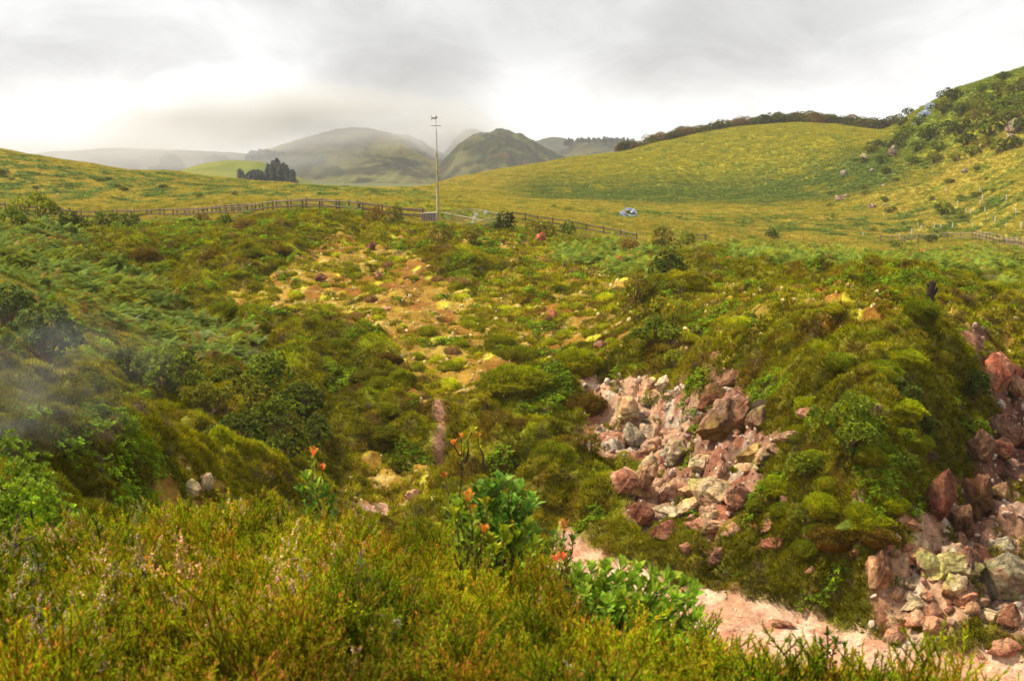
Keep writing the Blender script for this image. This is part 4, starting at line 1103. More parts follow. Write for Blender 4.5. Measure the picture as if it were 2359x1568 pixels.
for a_ in [
 (110, 880, 210, 'broad', BLU, 'big dusky green shrub half veiled by drifting steam at the left of the gully'),
 (20, 800, 150, 'broad', BLU, 'bluish green shrub among bracken, cut by the left edge of the photo'),
 (215, 945, 105, 'broad', YEL, 'rounded yellow-green bush just behind the steaming heather spur'),
 (300, 900, 90, 'broad', DARK, 'small dark bush wedged between the yellow-green bush and the widest gully shrub'),
 (390, 940, 170, 'broad', MIDG, 'wide leafy green shrub at the centre of the left gully'),
 (480, 985, 130, 'pale', OLV, 'sparse olive shrub with pale speckled leaves beside the wide gully shrub'),
 (520, 905, 110, 'broad', MIDG, 'fresh green bush just above the speckled gully shrubs, under the bracken'),
 (580, 990, 140, 'pale', OLV, 'speckled pale-leaved shrub in the middle of the gully thicket'),
 (560, 1070, 160, 'broad', DARK, 'darkest shrub low in the gully, directly behind the heather spur'),
 (640, 1010, 130, 'pale', MIDG, 'light-leaved bush on the right half of the gully thicket'),
 (620, 925, 140, 'broad', MIDG, 'glossy green shrub topping the gully thicket on its right'),
 (700, 960, 130, 'broad', DARK, 'dark leafy shrub where the gully thicket meets the right heather slope'),
 (660, 1095, 150, 'pale', DARK, 'low speckled dark shrub at the lower end of the gully thicket'),
 (730, 1050, 90, 'broad', DARK, 'small dark bush at the right foot of the gully thicket'),
 (440, 905, 90, 'broad', MIDG, 'small green bush poking out of brown-tinged bracken above the gully'),
 (90, 525, 100, 'broad', YEL, 'wide yellow-green bush below the left end of the rail fence'),
 (30, 545, 80, 'broad', MIDG, 'green bush at the left edge just under the fence'),
 (160, 545, 80, 'broad', DARK, 'dark bush right of the wide yellow-green bush by the left fence'),
 (35, 640, 75, 'broad', MIDG, 'round dark green bush standing in the bracken near the left edge'),
 (130, 620, 60, 'broad', YEL, 'small light bush in the bracken below the left fence'),
 (245, 535, 60, 'broad', MIDG, 'shrub with a leaning top beside pale grass under the fence'),
 (300, 530, 55, 'broad', MIDG, 'low green bush standing in pale dry grass below the fence'),
 (200, 620, 80, 'broad', YEL, 'yellow-green bush in the upper bracken slope'),
 (270, 640, 70, 'broad', MIDG, 'green bush at the upper border between bracken and heather'),
 (520, 525, 50, 'broad', MIDG, 'small leafy bush just below the fence, left of the heather mound'),
 (470, 515, 40, 'fine', BRN, 'brownish heath bush below the dipping part of the fence'),
 (560, 540, 60, 'fine', BRN, 'dark brownish heath bush at the foot of the heather mound'),
 (860, 522, 55, 'fine', BRN, 'dark red-brown round bush right of the fence corner'),
 (905, 522, 60, 'fine', OLV, 'dark round bush between the fence corner and the mast'),
 (1160, 535, 70, 'broad', DARK, 'dark leafy bush hiding the right corner of the wire enclosure'),
 (1090, 566, 70, 'fine', OLV, 'olive heath bush in front of the wire enclosure'),
 (1010, 575, 80, 'fine', OLV, 'olive heath bush just below the foot of the mast'),
 (1250, 560, 80, 'fine', OLV, 'dark heath bush left of the reddish rock knob'),
 (1310, 545, 50, 'broad', MIDG, 'green bush behind the reddish rock knob'),
 (1530, 585, 80, 'fine', OLV, 'tall olive shrub rising above the right-hand heather slope'),
 (1580, 570, 60, 'broad', YEL, 'yellow-green leafy bush behind the tall olive shrub'),
 (1540, 660, 110, 'broad', DARK, 'large dark green bush at the middle of the right-hand slope'),
 (1450, 600, 60, 'fine', BRN, 'brownish shrub beside the bright ferns'),
 (1620, 610, 60, 'broad', MIDG, 'green bush left of the pale grassy scar'),
 (1775, 550, 40, 'broad', DARK, 'lone dark bush where the steep hill meets the saddle'),
 (1690, 585, 45, 'broad', YEL, 'small bright bush right of the pale grassy scar'),
 (1905, 615, 36, 'broad', DARK, 'upright dark sapling in the bracken below the right fence'),
 (1800, 610, 34, 'broad', YEL, 'small bright bush in bracken between the scar and the right fence'),
 (2145, 562, 32, 'broad', DARK, 'dark conical bush standing right at the right-hand fence'),
 (2000, 640, 40, 'broad', MIDG, 'green bush above the right heather shoulder'),
 (2120, 625, 46, 'broad', MIDG, 'small leafy bush in bracken under the right fence'),
 (2290, 640, 60, 'broad', DARK, 'dark bush in bracken near the right edge below the fence'),
 (2345, 650, 70, 'broad', DARK, 'dark bush on the right edge under the fence'),
 (1510, 850, 110, 'broad', MIDG, 'leafy green shrub on the left rim of the rocky crater'),
 (1560, 880, 80, 'pale', YEL, 'light green bush just above the pale boulders of the crater'),
 (1460, 730, 100, 'fine', OLV, 'dense olive heath bush on the mid slope left of the yellow lichen band'),
 (1550, 760, 110, 'fine', YEL, 'broad mossy green heath dome on the mid slope'),
 (1950, 1090, 190, 'broad', MIDG, 'broad ferny green bush overhanging the rocks right of the crater'),
 (1860, 1120, 100, 'broad', MIDG, 'green bush on the left flank of the broad ferny bush'),
 (2060, 960, 130, 'broad', DARK, 'dark glossy shrub above the hollow on the right bank'),
 (2120, 975, 90, 'broad', DARK, 'smaller dark shrub beside the hollow on the right bank'),
 (2240, 975, 105, 'broad', DARK, 'leafy shrub on the lip of the steaming crater with yellowed lower leaves'),
 (2070, 1140, 80, 'broad', MIDG, 'small bright green bush under the dark hollow'),
 (1620, 1270, 60, 'fine', OLV, 'low heath bush below the pale crater slabs'),
 (1850, 1240, 90, 'fine', MIDG, 'green heath bush at the heart of the lower right bank'),
 (1440, 1115, 62, 'fine', YEL, 'round green heath bush perched on the left crater cliff'),
 (1360, 1100, 90, 'fine', OLV, 'broad heath bush on the left crater rim'),
 (1500, 950, 55, 'fine', YEL, 'tuft-shaped heath bush between the crater boulders'),
 (2170, 500, 46, 'broad', MIDG, 'green bush on the lower steep hill above the right fence'),
 (2180, 244, 46, 'broad', DARK, 'dark round bush breaking the skyline of the steep hill'),
 (2092, 262, 28, 'broad', DARK, 'small dark bush on the skyline left of the pale blue hydrangeas'),
]:
    shrub_px(*a_, ymin=60 if a_[1] < 520 else 14)
# scrub on the steep right-hand hill
HS = [(2250, 295, 90), (2320, 290, 80), (2345, 250, 80), (2215, 265, 60), (2285, 250, 70), (2090, 320, 55), (2060, 350, 50), (2075, 295, 45), (2140, 325, 60), (2180, 310, 70), (2225, 335, 60), (2150, 375, 48), (2030, 380, 40), (2000, 360, 36),
      (2110, 350, 50), (2260, 340, 60), (2330, 340, 60), (2350, 210, 60), (2300, 215, 50), (2250, 235, 50), (2020, 345, 40), (1985, 380, 30), (2115, 295, 40), (2200, 370, 44), (2350, 300, 60), (2170, 270, 60), (2200, 240, 50), (2240, 265, 70), (2300, 265, 80), (2340, 275, 70), (2280, 310, 80), (2210, 310, 70), (2160, 345, 50), (2125, 320, 50), (2100, 380, 40), (2040, 400, 34), (2075, 335, 50), (2300, 350, 60), (2240, 360, 50), (2335, 225, 60), (2310, 190, 40), (2260, 215, 40)]
for U, V, w_ in HS:
    shrub_px(U, V, w_ * 1.0, 'broad' if rng.uniform() < .7 else 'fine', [DARK, MIDG, OLV][rng.integers(3)], 'dark green shrub in the scrub covering the upper steep right hill', 'scrub on the steep right hill', ymin=60, squash=.7)
for i in range(30):
    U = rng.uniform(1900, 2358); V = rng.uniform(380, 545)
    if V < 385 + (2358 - U) * .12 - 10: continue
    shrub_px(U, V, rng.uniform(9, 26), 'broad', [MIDG, YEL, OLV][rng.integers(3)], 'small green bush dotted on the grassy lower face of the steep right hill', 'small bushes on the steep right hill', ymin=100, squash=.75)
for i in range(28):
    U = rng.uniform(0, 640); V = rng.uniform(395, 462)
    if V < 365 + U * .11 + 20: continue
    shrub_px(U, V, rng.uniform(12, 34), 'broad', [MIDG, BLU, DARK][rng.integers(3)], 'low green bush scattered over the left grassy rise behind the fence', 'bushes on the left rise', ymin=140, squash=.6)
for i in range(18):
    U = rng.uniform(680, 1560); V = rng.uniform(440, 500)
    shrub_px(U, V, rng.uniform(10, 30), 'broad', [MIDG, YEL, YEL][rng.integers(3)], 'low bright green bush in the grassy saddle behind the mast', 'bushes in the saddle', ymin=110, squash=.6)
for i in range(26):
    U = rng.uniform(1380, 2340); V = rng.uniform(560, 680)
    shrub_px(U, V, rng.uniform(16, 44), 'broad', [MIDG, YEL, OLV][rng.integers(3)], 'small leafy bush in the bracken and heather right of the bright ferns', 'small bushes below the right fence', squash=.7)
for i in range(38):
    U = rng.uniform(0, 600); V = rng.uniform(520, 860)
    if U > 240 + (V - 520) * .9 or V > 760 + U * .1: continue
    shrub_px(U, V, rng.uniform(24, 60), 'broad', [MIDG, YEL, DARK][rng.integers(3)], 'small leafy bush rising out of the bracken on the left slope', 'small bushes in the left bracken', squash=.8)
for i in range(20):
    U = rng.uniform(1560, 2150); V = rng.uniform(860, 1380)
    if U < 1800 and V > 890 and V < 1250: continue
    shrub_px(U, V, rng.uniform(22, 55), 'broad' if rng.uniform() < .5 else 'fine', [MIDG, YEL, OLV][rng.integers(3)], 'small green bush mixed into the heather of the right bank', 'small bushes on the right bank', squash=.8)
# the dark scrub along the crest of the meadow hill
cl = [(1432, 352), (1470, 345), (1500, 335), (1560, 322), (1600, 312), (1660, 303), (1700, 298), (1780, 290), (1850, 286), (1920, 290), (1960, 293), (2020, 303), (2060, 305)]
cu = np.array([c[0] for c in cl]); cv = np.array([c[1] for c in cl])
for k in range(78):
    U = 1432 + (2075 - 1432) * (k + rng.uniform(-.4, .4)) / 78
    V = float(np.interp(U, cu, cv)); a, T = ray(U, V)
    dd = float(np.interp(U, [1430, 1600, 1850, 2020, 2080], [378, 384, 386, 362, 340])) + rng.uniform(-6, 6) - (10 if k % 3 == 0 and 1700 < U < 2030 else 0)
    rr = rng.uniform(3.3, 5.2) * (.75 if U < 1490 and U > 1450 else 1)
    shrub_at(a * dd, dd, float(ground(a * dd, dd)) - .4, rr, 'broad' if rng.uniform() < .6 else 'fine', tuple(np.array([DARK, DARK, OLV, BRN][rng.integers(4)]) * .9),
             'dark windswept shrub in the unbroken scrub along the meadow hill crest', 'shrubs along the meadow hill crest', squash=.72)

# bush on the near left and its neighbours
def near_bush(U, Vtop, d, rad, hgt, kind, tint, label):
    a, T = ray(U, Vtop); z = T * d - hgt
    cm, sm = CROWN[kind][0]
    e = empty('shrub', (a * d, d, z), rng.uniform(0, 6.28)); tag(e, label, 'shrub')
    r = np.random.default_rng(int(U) + 900); b = MB(); s = MB()
    lob = []
    for i in range(11):
        an = r.uniform(0, 6.28); q = r.uniform(.1, .8)
        c = np.array([math.cos(an) * q * rad, math.sin(an) * q * rad, hgt * r.uniform(.45, .92) - q * .3 * hgt * .5]); rr = rad * r.uniform(.30, .46)
        lob.append((c, rr)); s.tube([(0, 0, -1.2), tuple(c * np.array([.3, .3, .4])), tuple(c)], [.04, .03, .012], 6)
    lob.append((np.array([0, 0, hgt - rad * .4]), rad * .45))
    for c, rr in lob:
        for k in range(int(95 * rr / .4)):
            dd = unit(r.normal(size=3))
            if dd[2] < -.5: continue
            p = c + dd * rr * r.uniform(.6, 1.08); v = r.uniform(.6, 1.3)
            leaf_rosette(b, r, p, unit(dd * .8 + np.array([0, 0, .8])), 8, .066, .026, [np.array([1, 1, 1.]) * v, np.array([1.35, 1.25, .8]) * v], up=.6)
    m = b.build('crown', M_LEAF, e); m.color = (*tint, 1)
    t = s.build('trunk', M_BARK, e); t.color = (.10, .07, .05, 1)
near_bush(10, 1000, 10.5, .85, 2.2, 'broad', (.14, .22, .014), 'leafy shrub at the left edge rising behind the flowering heather')
near_bush(45, 1090, 8.8, .62, 1.6, 'broad', (.20, .32, .014), 'bright green shrub in front of the taller shrub at the left edge')
near_bush(185, 1185, 9.4, .42, 1.5, 'broad', (.17, .28, .014), 'small bright bush right of the left edge shrubs, behind flowering heather')

# ------------------------------------------------------------------ ferns standing out singly
FM = [fern_mesh(s, 8, .95, 'fern_fronds') for s in (61, 62, 63)]
for m in FM: m.materials.append(M_LEAF)
def fern_px(U, V, wpx, tint, label, group=None):
    x, y = hit(U, V); o = link('fern', FM[rng.integers(3)], None, None, (x, y, float(ground(x, y)) + .05))
    s = wpx * .5 * y / 2418 / .8; o.scale = (s, s, s * 1.1); o.rotation_euler = (rng.normal() * .1, rng.normal() * .1, rng.uniform(0, 6.28)); o.color = (*tint, 1)
    tag(o, label, 'fern', group)
BF = (.26, .36, .04)
for U, V, w_ in [(1325, 612, 60), (1355, 605, 70), (1390, 612, 66), (1345, 625, 60), (1415, 600, 50), (1375, 632, 50), (1300, 602, 40)]:
    fern_px(U, V, w_, BF, 'bright lime green fern in the wide patch right of the reddish rock knob', 'lime green ferns')
fern_px(1385, 652, 36, BF, 'small lime green fern alone just below the wide fern patch')
fern_px(2315, 700, 60, BF, 'bright yellow-green fern on the right above the crater rim')
for U, V, w_, c, l in [(1640, 1215, 50, BF, 'pale green fern below the crater slabs'), (1700, 1320, 60, (.16, .26, .03), 'fern with upright fronds above the pink path'),
                    (1660, 1300, 44, (.2, .26, .03), 'fern turning yellow just above the pink path'), (1900, 1150, 50, (.2, .3, .05), 'fern beside the broad ferny bush'),
                    (1880, 1215, 40, (.26, .30, .04), 'small yellowing fern in the lower right bank'), (1965, 1260, 36, BF, 'tiny lime fern left of the yellow rock'),
                    (1995, 1280, 30, (.30, .16, .03), 'orange withered fern left of the tall pinnacle'), (2100, 1160, 40, BF, 'light fern left of the reddish cliff'),
                    (1740, 1235, 40, (.30, .18, .04), 'rust coloured fern on the bank below the crater slabs')]:
    fern_px(U, V, w_, c, l)

# ------------------------------------------------------------------ heather cushions on the bare soil
def cushion(seed, n=520):
    r = np.random.default_rng(seed); b = MB()
    d = unit(r.normal(size=(n, 3))); d[:, 2] = np.abs(d[:, 2])
    q = d * 2.1 + seed; k = 1 + .22 * fbm(q[:, 0], q[:, 1], 3, seed)
    base = d * np.array([1, 1, .72]) * (k * .80)[:, None]
    dd = unit(d + np.array([0, 0, .35]) + r.normal(size=(n, 3)) * .25)
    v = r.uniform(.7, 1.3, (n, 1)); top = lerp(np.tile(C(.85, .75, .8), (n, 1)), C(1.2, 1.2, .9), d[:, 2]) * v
    b.add(*blades(r, base, dd, .30, .04, top * .9, top * 1.35))
    # twiggy inner body
    V, F = stone_mesh(seed, 3, .72, 0, .10); V = V * .82
    b.add(V, F, (), (.9, .7, .8))
    return b.mesh('heather_cushion')
CM = [cushion(s) for s in (71, 72, 73, 74, 75)]
def dome(seed):
    r = np.random.default_rng(seed); b = MB(); n = 3000
    d = unit(r.normal(size=(n, 3))); d[:, 2] = np.abs(d[:, 2]) * 1.0 - .08; d = unit(d)
    q = d * 1.7 + seed; k = 1 + .30 * fbm(q[:, 0], q[:, 1] + q[:, 2], 3, seed) + .10 * fbm(q[:, 0] * 3, q[:, 1] * 3 + q[:, 2] * 2, 2, seed + 1)
    base = d * np.array([1, 1, .72]) * (k * .84)[:, None]
    dd = unit(d * .7 + np.array([0, 0, .5]) + r.normal(size=(n, 3)) * .4)
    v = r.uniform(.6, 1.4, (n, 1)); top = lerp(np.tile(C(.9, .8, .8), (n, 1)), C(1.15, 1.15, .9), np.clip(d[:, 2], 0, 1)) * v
    b.add(*blades(r, base, dd, .15, .026, top * .6, top * 1.2))
    V, F = stone_mesh(seed, 3, 1, 0, .0)
    q = V * 1.7 + seed; k = 1 + .30 * fbm(q[:, 0], q[:, 1] + q[:, 2], 3, seed)
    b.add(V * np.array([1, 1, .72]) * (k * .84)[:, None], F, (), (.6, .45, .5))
    return b.mesh('heather_dome')
DM = [dome(s) for s in (171, 172, 173, 174)]
for m in CM + DM: m.materials.append(M_HEATH)
zones_c = [('low green heather cushion on the ochre bare soil of the central patch', 'cushions on the ochre soil', (560, 1230), (560, 960), 'soil', 100, (.22, .25, .008)),
           ('small heather cushion amid yellow lichened stones right of the ochre soil', 'cushions among the lichened stones', (1010, 1490), (540, 910), 'mixed', 66, (.24, .27, .008)),
           ('little heather cushion on the yellow stony shelf of the right slope', 'cushions on the right stony shelf', (1550, 2100), (670, 830), 'mixed', 26, (.22, .23, .008))]
for lab, grp, ur, vr, zn, nn_, colr in zones_c:
    c_ = 0; tries = 0
    while c_ < nn_ and tries < 3000:
        tries += 1
        x, y = hit(rng.uniform(*ur), rng.uniform(*vr))
        zq = zone_of(np.array([x]), np.array([y]))
        if not zq[zn][0] or (zq['flat'][0] and rng.uniform() < .85): continue
        o = link('heather_cushion', CM[rng.integers(5)], None, None, (x, y, float(ground(x, y)) - .03))
        s = .17 + .46 * rng.uniform() ** 1.5
        o.scale = (s * rng.uniform(.9, 1.3), s, s * rng.uniform(.8, 1.1)); o.rotation_euler = (0, 0, rng.uniform(0, 6.28))
        t = rng.uniform()
        cc = np.array(colr) * rng.uniform(.8, 1.3)
        if t < .10: cc = np.array([.26, .17, .06])
        elif t < .27: cc = np.array([.42, .46, .012])
        o.color = (*cc, 1); tag(o, lab, 'heather', grp); c_ += 1
for U, V, w_, h_, cc, lab in [(310, 985, 60, 38, (.22, .16, .13), 'grey dead heather dome on top of the left heather spur'),
                             (1190, 960, 190, 70, (.27, .30, .009), 'long heather hummock just below the ochre soil patch'),
                             (1330, 905, 120, 60, (.33, .36, .009), 'bright topped heather hummock above the pink crater slope'),
                             (925, 900, 70, 46, (.27, .30, .009), 'rounded heather hummock on the cream soil right of the thicket'),
                             (1098, 905, 46, 34, (.27, .31, .009), 'small lone heather hummock in the middle of the cream soil'),
                             (1280, 1140, 120, 80, (.22, .25, .009), 'tall dark heather hummock left of the crater cliff')]:
    x, y = hit(U, V); o = link('heather_cushion', DM[rng.integers(4)], None, None, (x, y, float(ground(x, y)) - .1))
    o.scale = (w_ * .5 * y / 2418, w_ * .4 * y / 2418, h_ * y / 2418); o.color = (*cc, 1); tag(o, lab, 'heather')

for lab, grp, ur, vr, n_, cols in [('rounded heather dome on the overgrown right bank', 'heather domes on the right bank', (1790, 2170), (800, 1330), 44, [(.26, .29, .01), (.20, .15, .016), (.36, .42, .009), (.19, .24, .01)]),
                                 ('rounded heather dome on the slope around the soil patch and crater', 'heather domes of the middle slope', (780, 1560), (640, 1120), 30, [(.20, .22, .009), (.26, .30, .009), (.14, .15, .01), (.17, .12, .016)]),
                                 ('rounded heather dome on the long slope left of the soil patch', 'heather domes of the left slope', (330, 900), (540, 900), 34, [(.21, .25, .009), (.27, .32, .009), (.17, .19, .01), (.19, .14, .016)])]:
    c_ = t_ = 0
    while c_ < n_ and t_ < 2000:
        t_ += 1; x, y = hit(rng.uniform(*ur), rng.uniform(*vr)); zq = zone_of(np.array([x]), np.array([y]))
        if any(zq[k][0] for k in ('soil', 'rock', 'path', 'trail', 'fern', 'meadow')): continue
        if abs(x / y - ray(1012, 1000)[0]) < .03 and y < 52: continue
        s = rng.uniform(.45, 1.05) * (1.15 if y > 60 else 1) * (.58 if x / y > .2 else 1)
        o = link('heather_cushion', DM[rng.integers(4)], None, None, (x, y, float(ground(x, y)) - .12)); o.scale = (s * rng.uniform(1, 1.4), s, s * rng.uniform(.75, 1.0) * (1.2 if x / y > .2 else 1)); o.rotation_euler = (0, 0, rng.uniform(0, 6.28))
        o.color = (*(np.array(cols[rng.integers(4)]) * rng.uniform(.85, 1.15)), 1); tag(o, lab, 'heather', grp); c_ += 1
for U, V, w_, cc, lab in [(1560, 1090, 40, (.2, .25, .009), 'green heather tuft on the crater slabs'), (1700, 1075, 44, (.2, .24, .009), 'green heather cushion in the steam of the crater'), (1410, 1010, 50, (.18, .19, .01), 'olive cushion on the pink crater slope'), (1600, 1235, 60, (.2, .24, .009), 'green cushion on the lower crater edge'), (1740, 1200, 60, (.22, .27, .009), 'bright cushion at the right lip of the crater'), (2150, 1300, 50, (.17, .2, .009), 'green cushion between the reddish crags'), (2120, 1450, 50, (.18, .2, .009), 'dark green cushion in the rubble slope'), (2165, 880, 60, (.40, .36, .02), 'golden mossy dome on the edge of the right crater'), (2140, 800, 40, (.30, .28, .02), 'small golden moss cushion beside the dead stump'), (2190, 940, 50, (.34, .30, .02), 'yellow moss cushion halfway down the crater edge'),
                          (1760, 960, 60, (.22, .17, .14), 'grey leafless heather dome above the furrowed rocks'), (2130, 1035, 60, (.20, .15, .12), 'grey twiggy heather tangle above the hollow')]:
    x, y = hit(U, V); o = link('heather_cushion', DM[rng.integers(4)], None, None, (x, y, float(ground(x, y)) - .08)); k_ = w_ * .5 * y / 2418
    o.scale = (k_, k_, k_ * .9); o.color = (*cc, 1); tag(o, lab, 'heather')
for U, V in [(rng.uniform(240, 620), rng.uniform(720, 890)) for _ in range(46)]:
    if V > 790 + (U - 240) * .35 or V < 700 + (U - 240) * .28: continue
    fern_px(U, V, rng.uniform(46, 72), tuple(np.array((.20, .27, .085)) * rng.uniform(.8, 1.2)) if rng.uniform() < .8 else (.32, .20, .07), 'arching bracken plant with separate fronds on the slope above the left gully', 'bracken plants above the left gully')
# ------------------------------------------------------------------ rocks
RM = [stone(s, 4, 1.0, 'rock', 22, .20) for s in (81, 82, 83, 84, 85, 86, 87)]
for m in RM: m.materials.append(M_ROCK)
def rock_px(U, V, wpx, hpx, tilt, tint, label, group=None, ymin=14, depth=.8, var=None, sink=.2):
    """(U,V) foot of the rock"""
    x, y = hit(U, V, ymin); z = float(ground(x, y)); k = y / 2418
    if group is None and y < 60 and wpx > 24: wpx *= 1.4; hpx *= 1.15; sink = max(sink, .45)
    sx, sz = wpx * .5 * k, hpx * .5 * k
    zq = zone_of(np.array([x]), np.array([y]))
    if y < 60 and not (zq['rock'][0] or zq['path'][0]): sink = max(sink, .55)
    if y < 60 and sink >= .55 and wpx > 20: y += sx * .6
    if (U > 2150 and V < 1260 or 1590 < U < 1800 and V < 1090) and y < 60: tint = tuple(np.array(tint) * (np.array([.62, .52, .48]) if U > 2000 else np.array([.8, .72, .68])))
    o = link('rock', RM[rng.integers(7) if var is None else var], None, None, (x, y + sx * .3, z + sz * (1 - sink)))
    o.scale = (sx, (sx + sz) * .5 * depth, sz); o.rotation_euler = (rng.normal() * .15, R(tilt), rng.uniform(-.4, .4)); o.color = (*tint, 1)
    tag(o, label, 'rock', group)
    return o
PK = (1.25, .92, .78); GR = (1.1, 1.1, 1.0); TAN = (1.4, 1.3, 1.05); RED = (.74, .44, .37); YL = (1.3, 1.35, .70); BR = (.80, .58, .46); LT = (1.8, 1.65, 1.5)
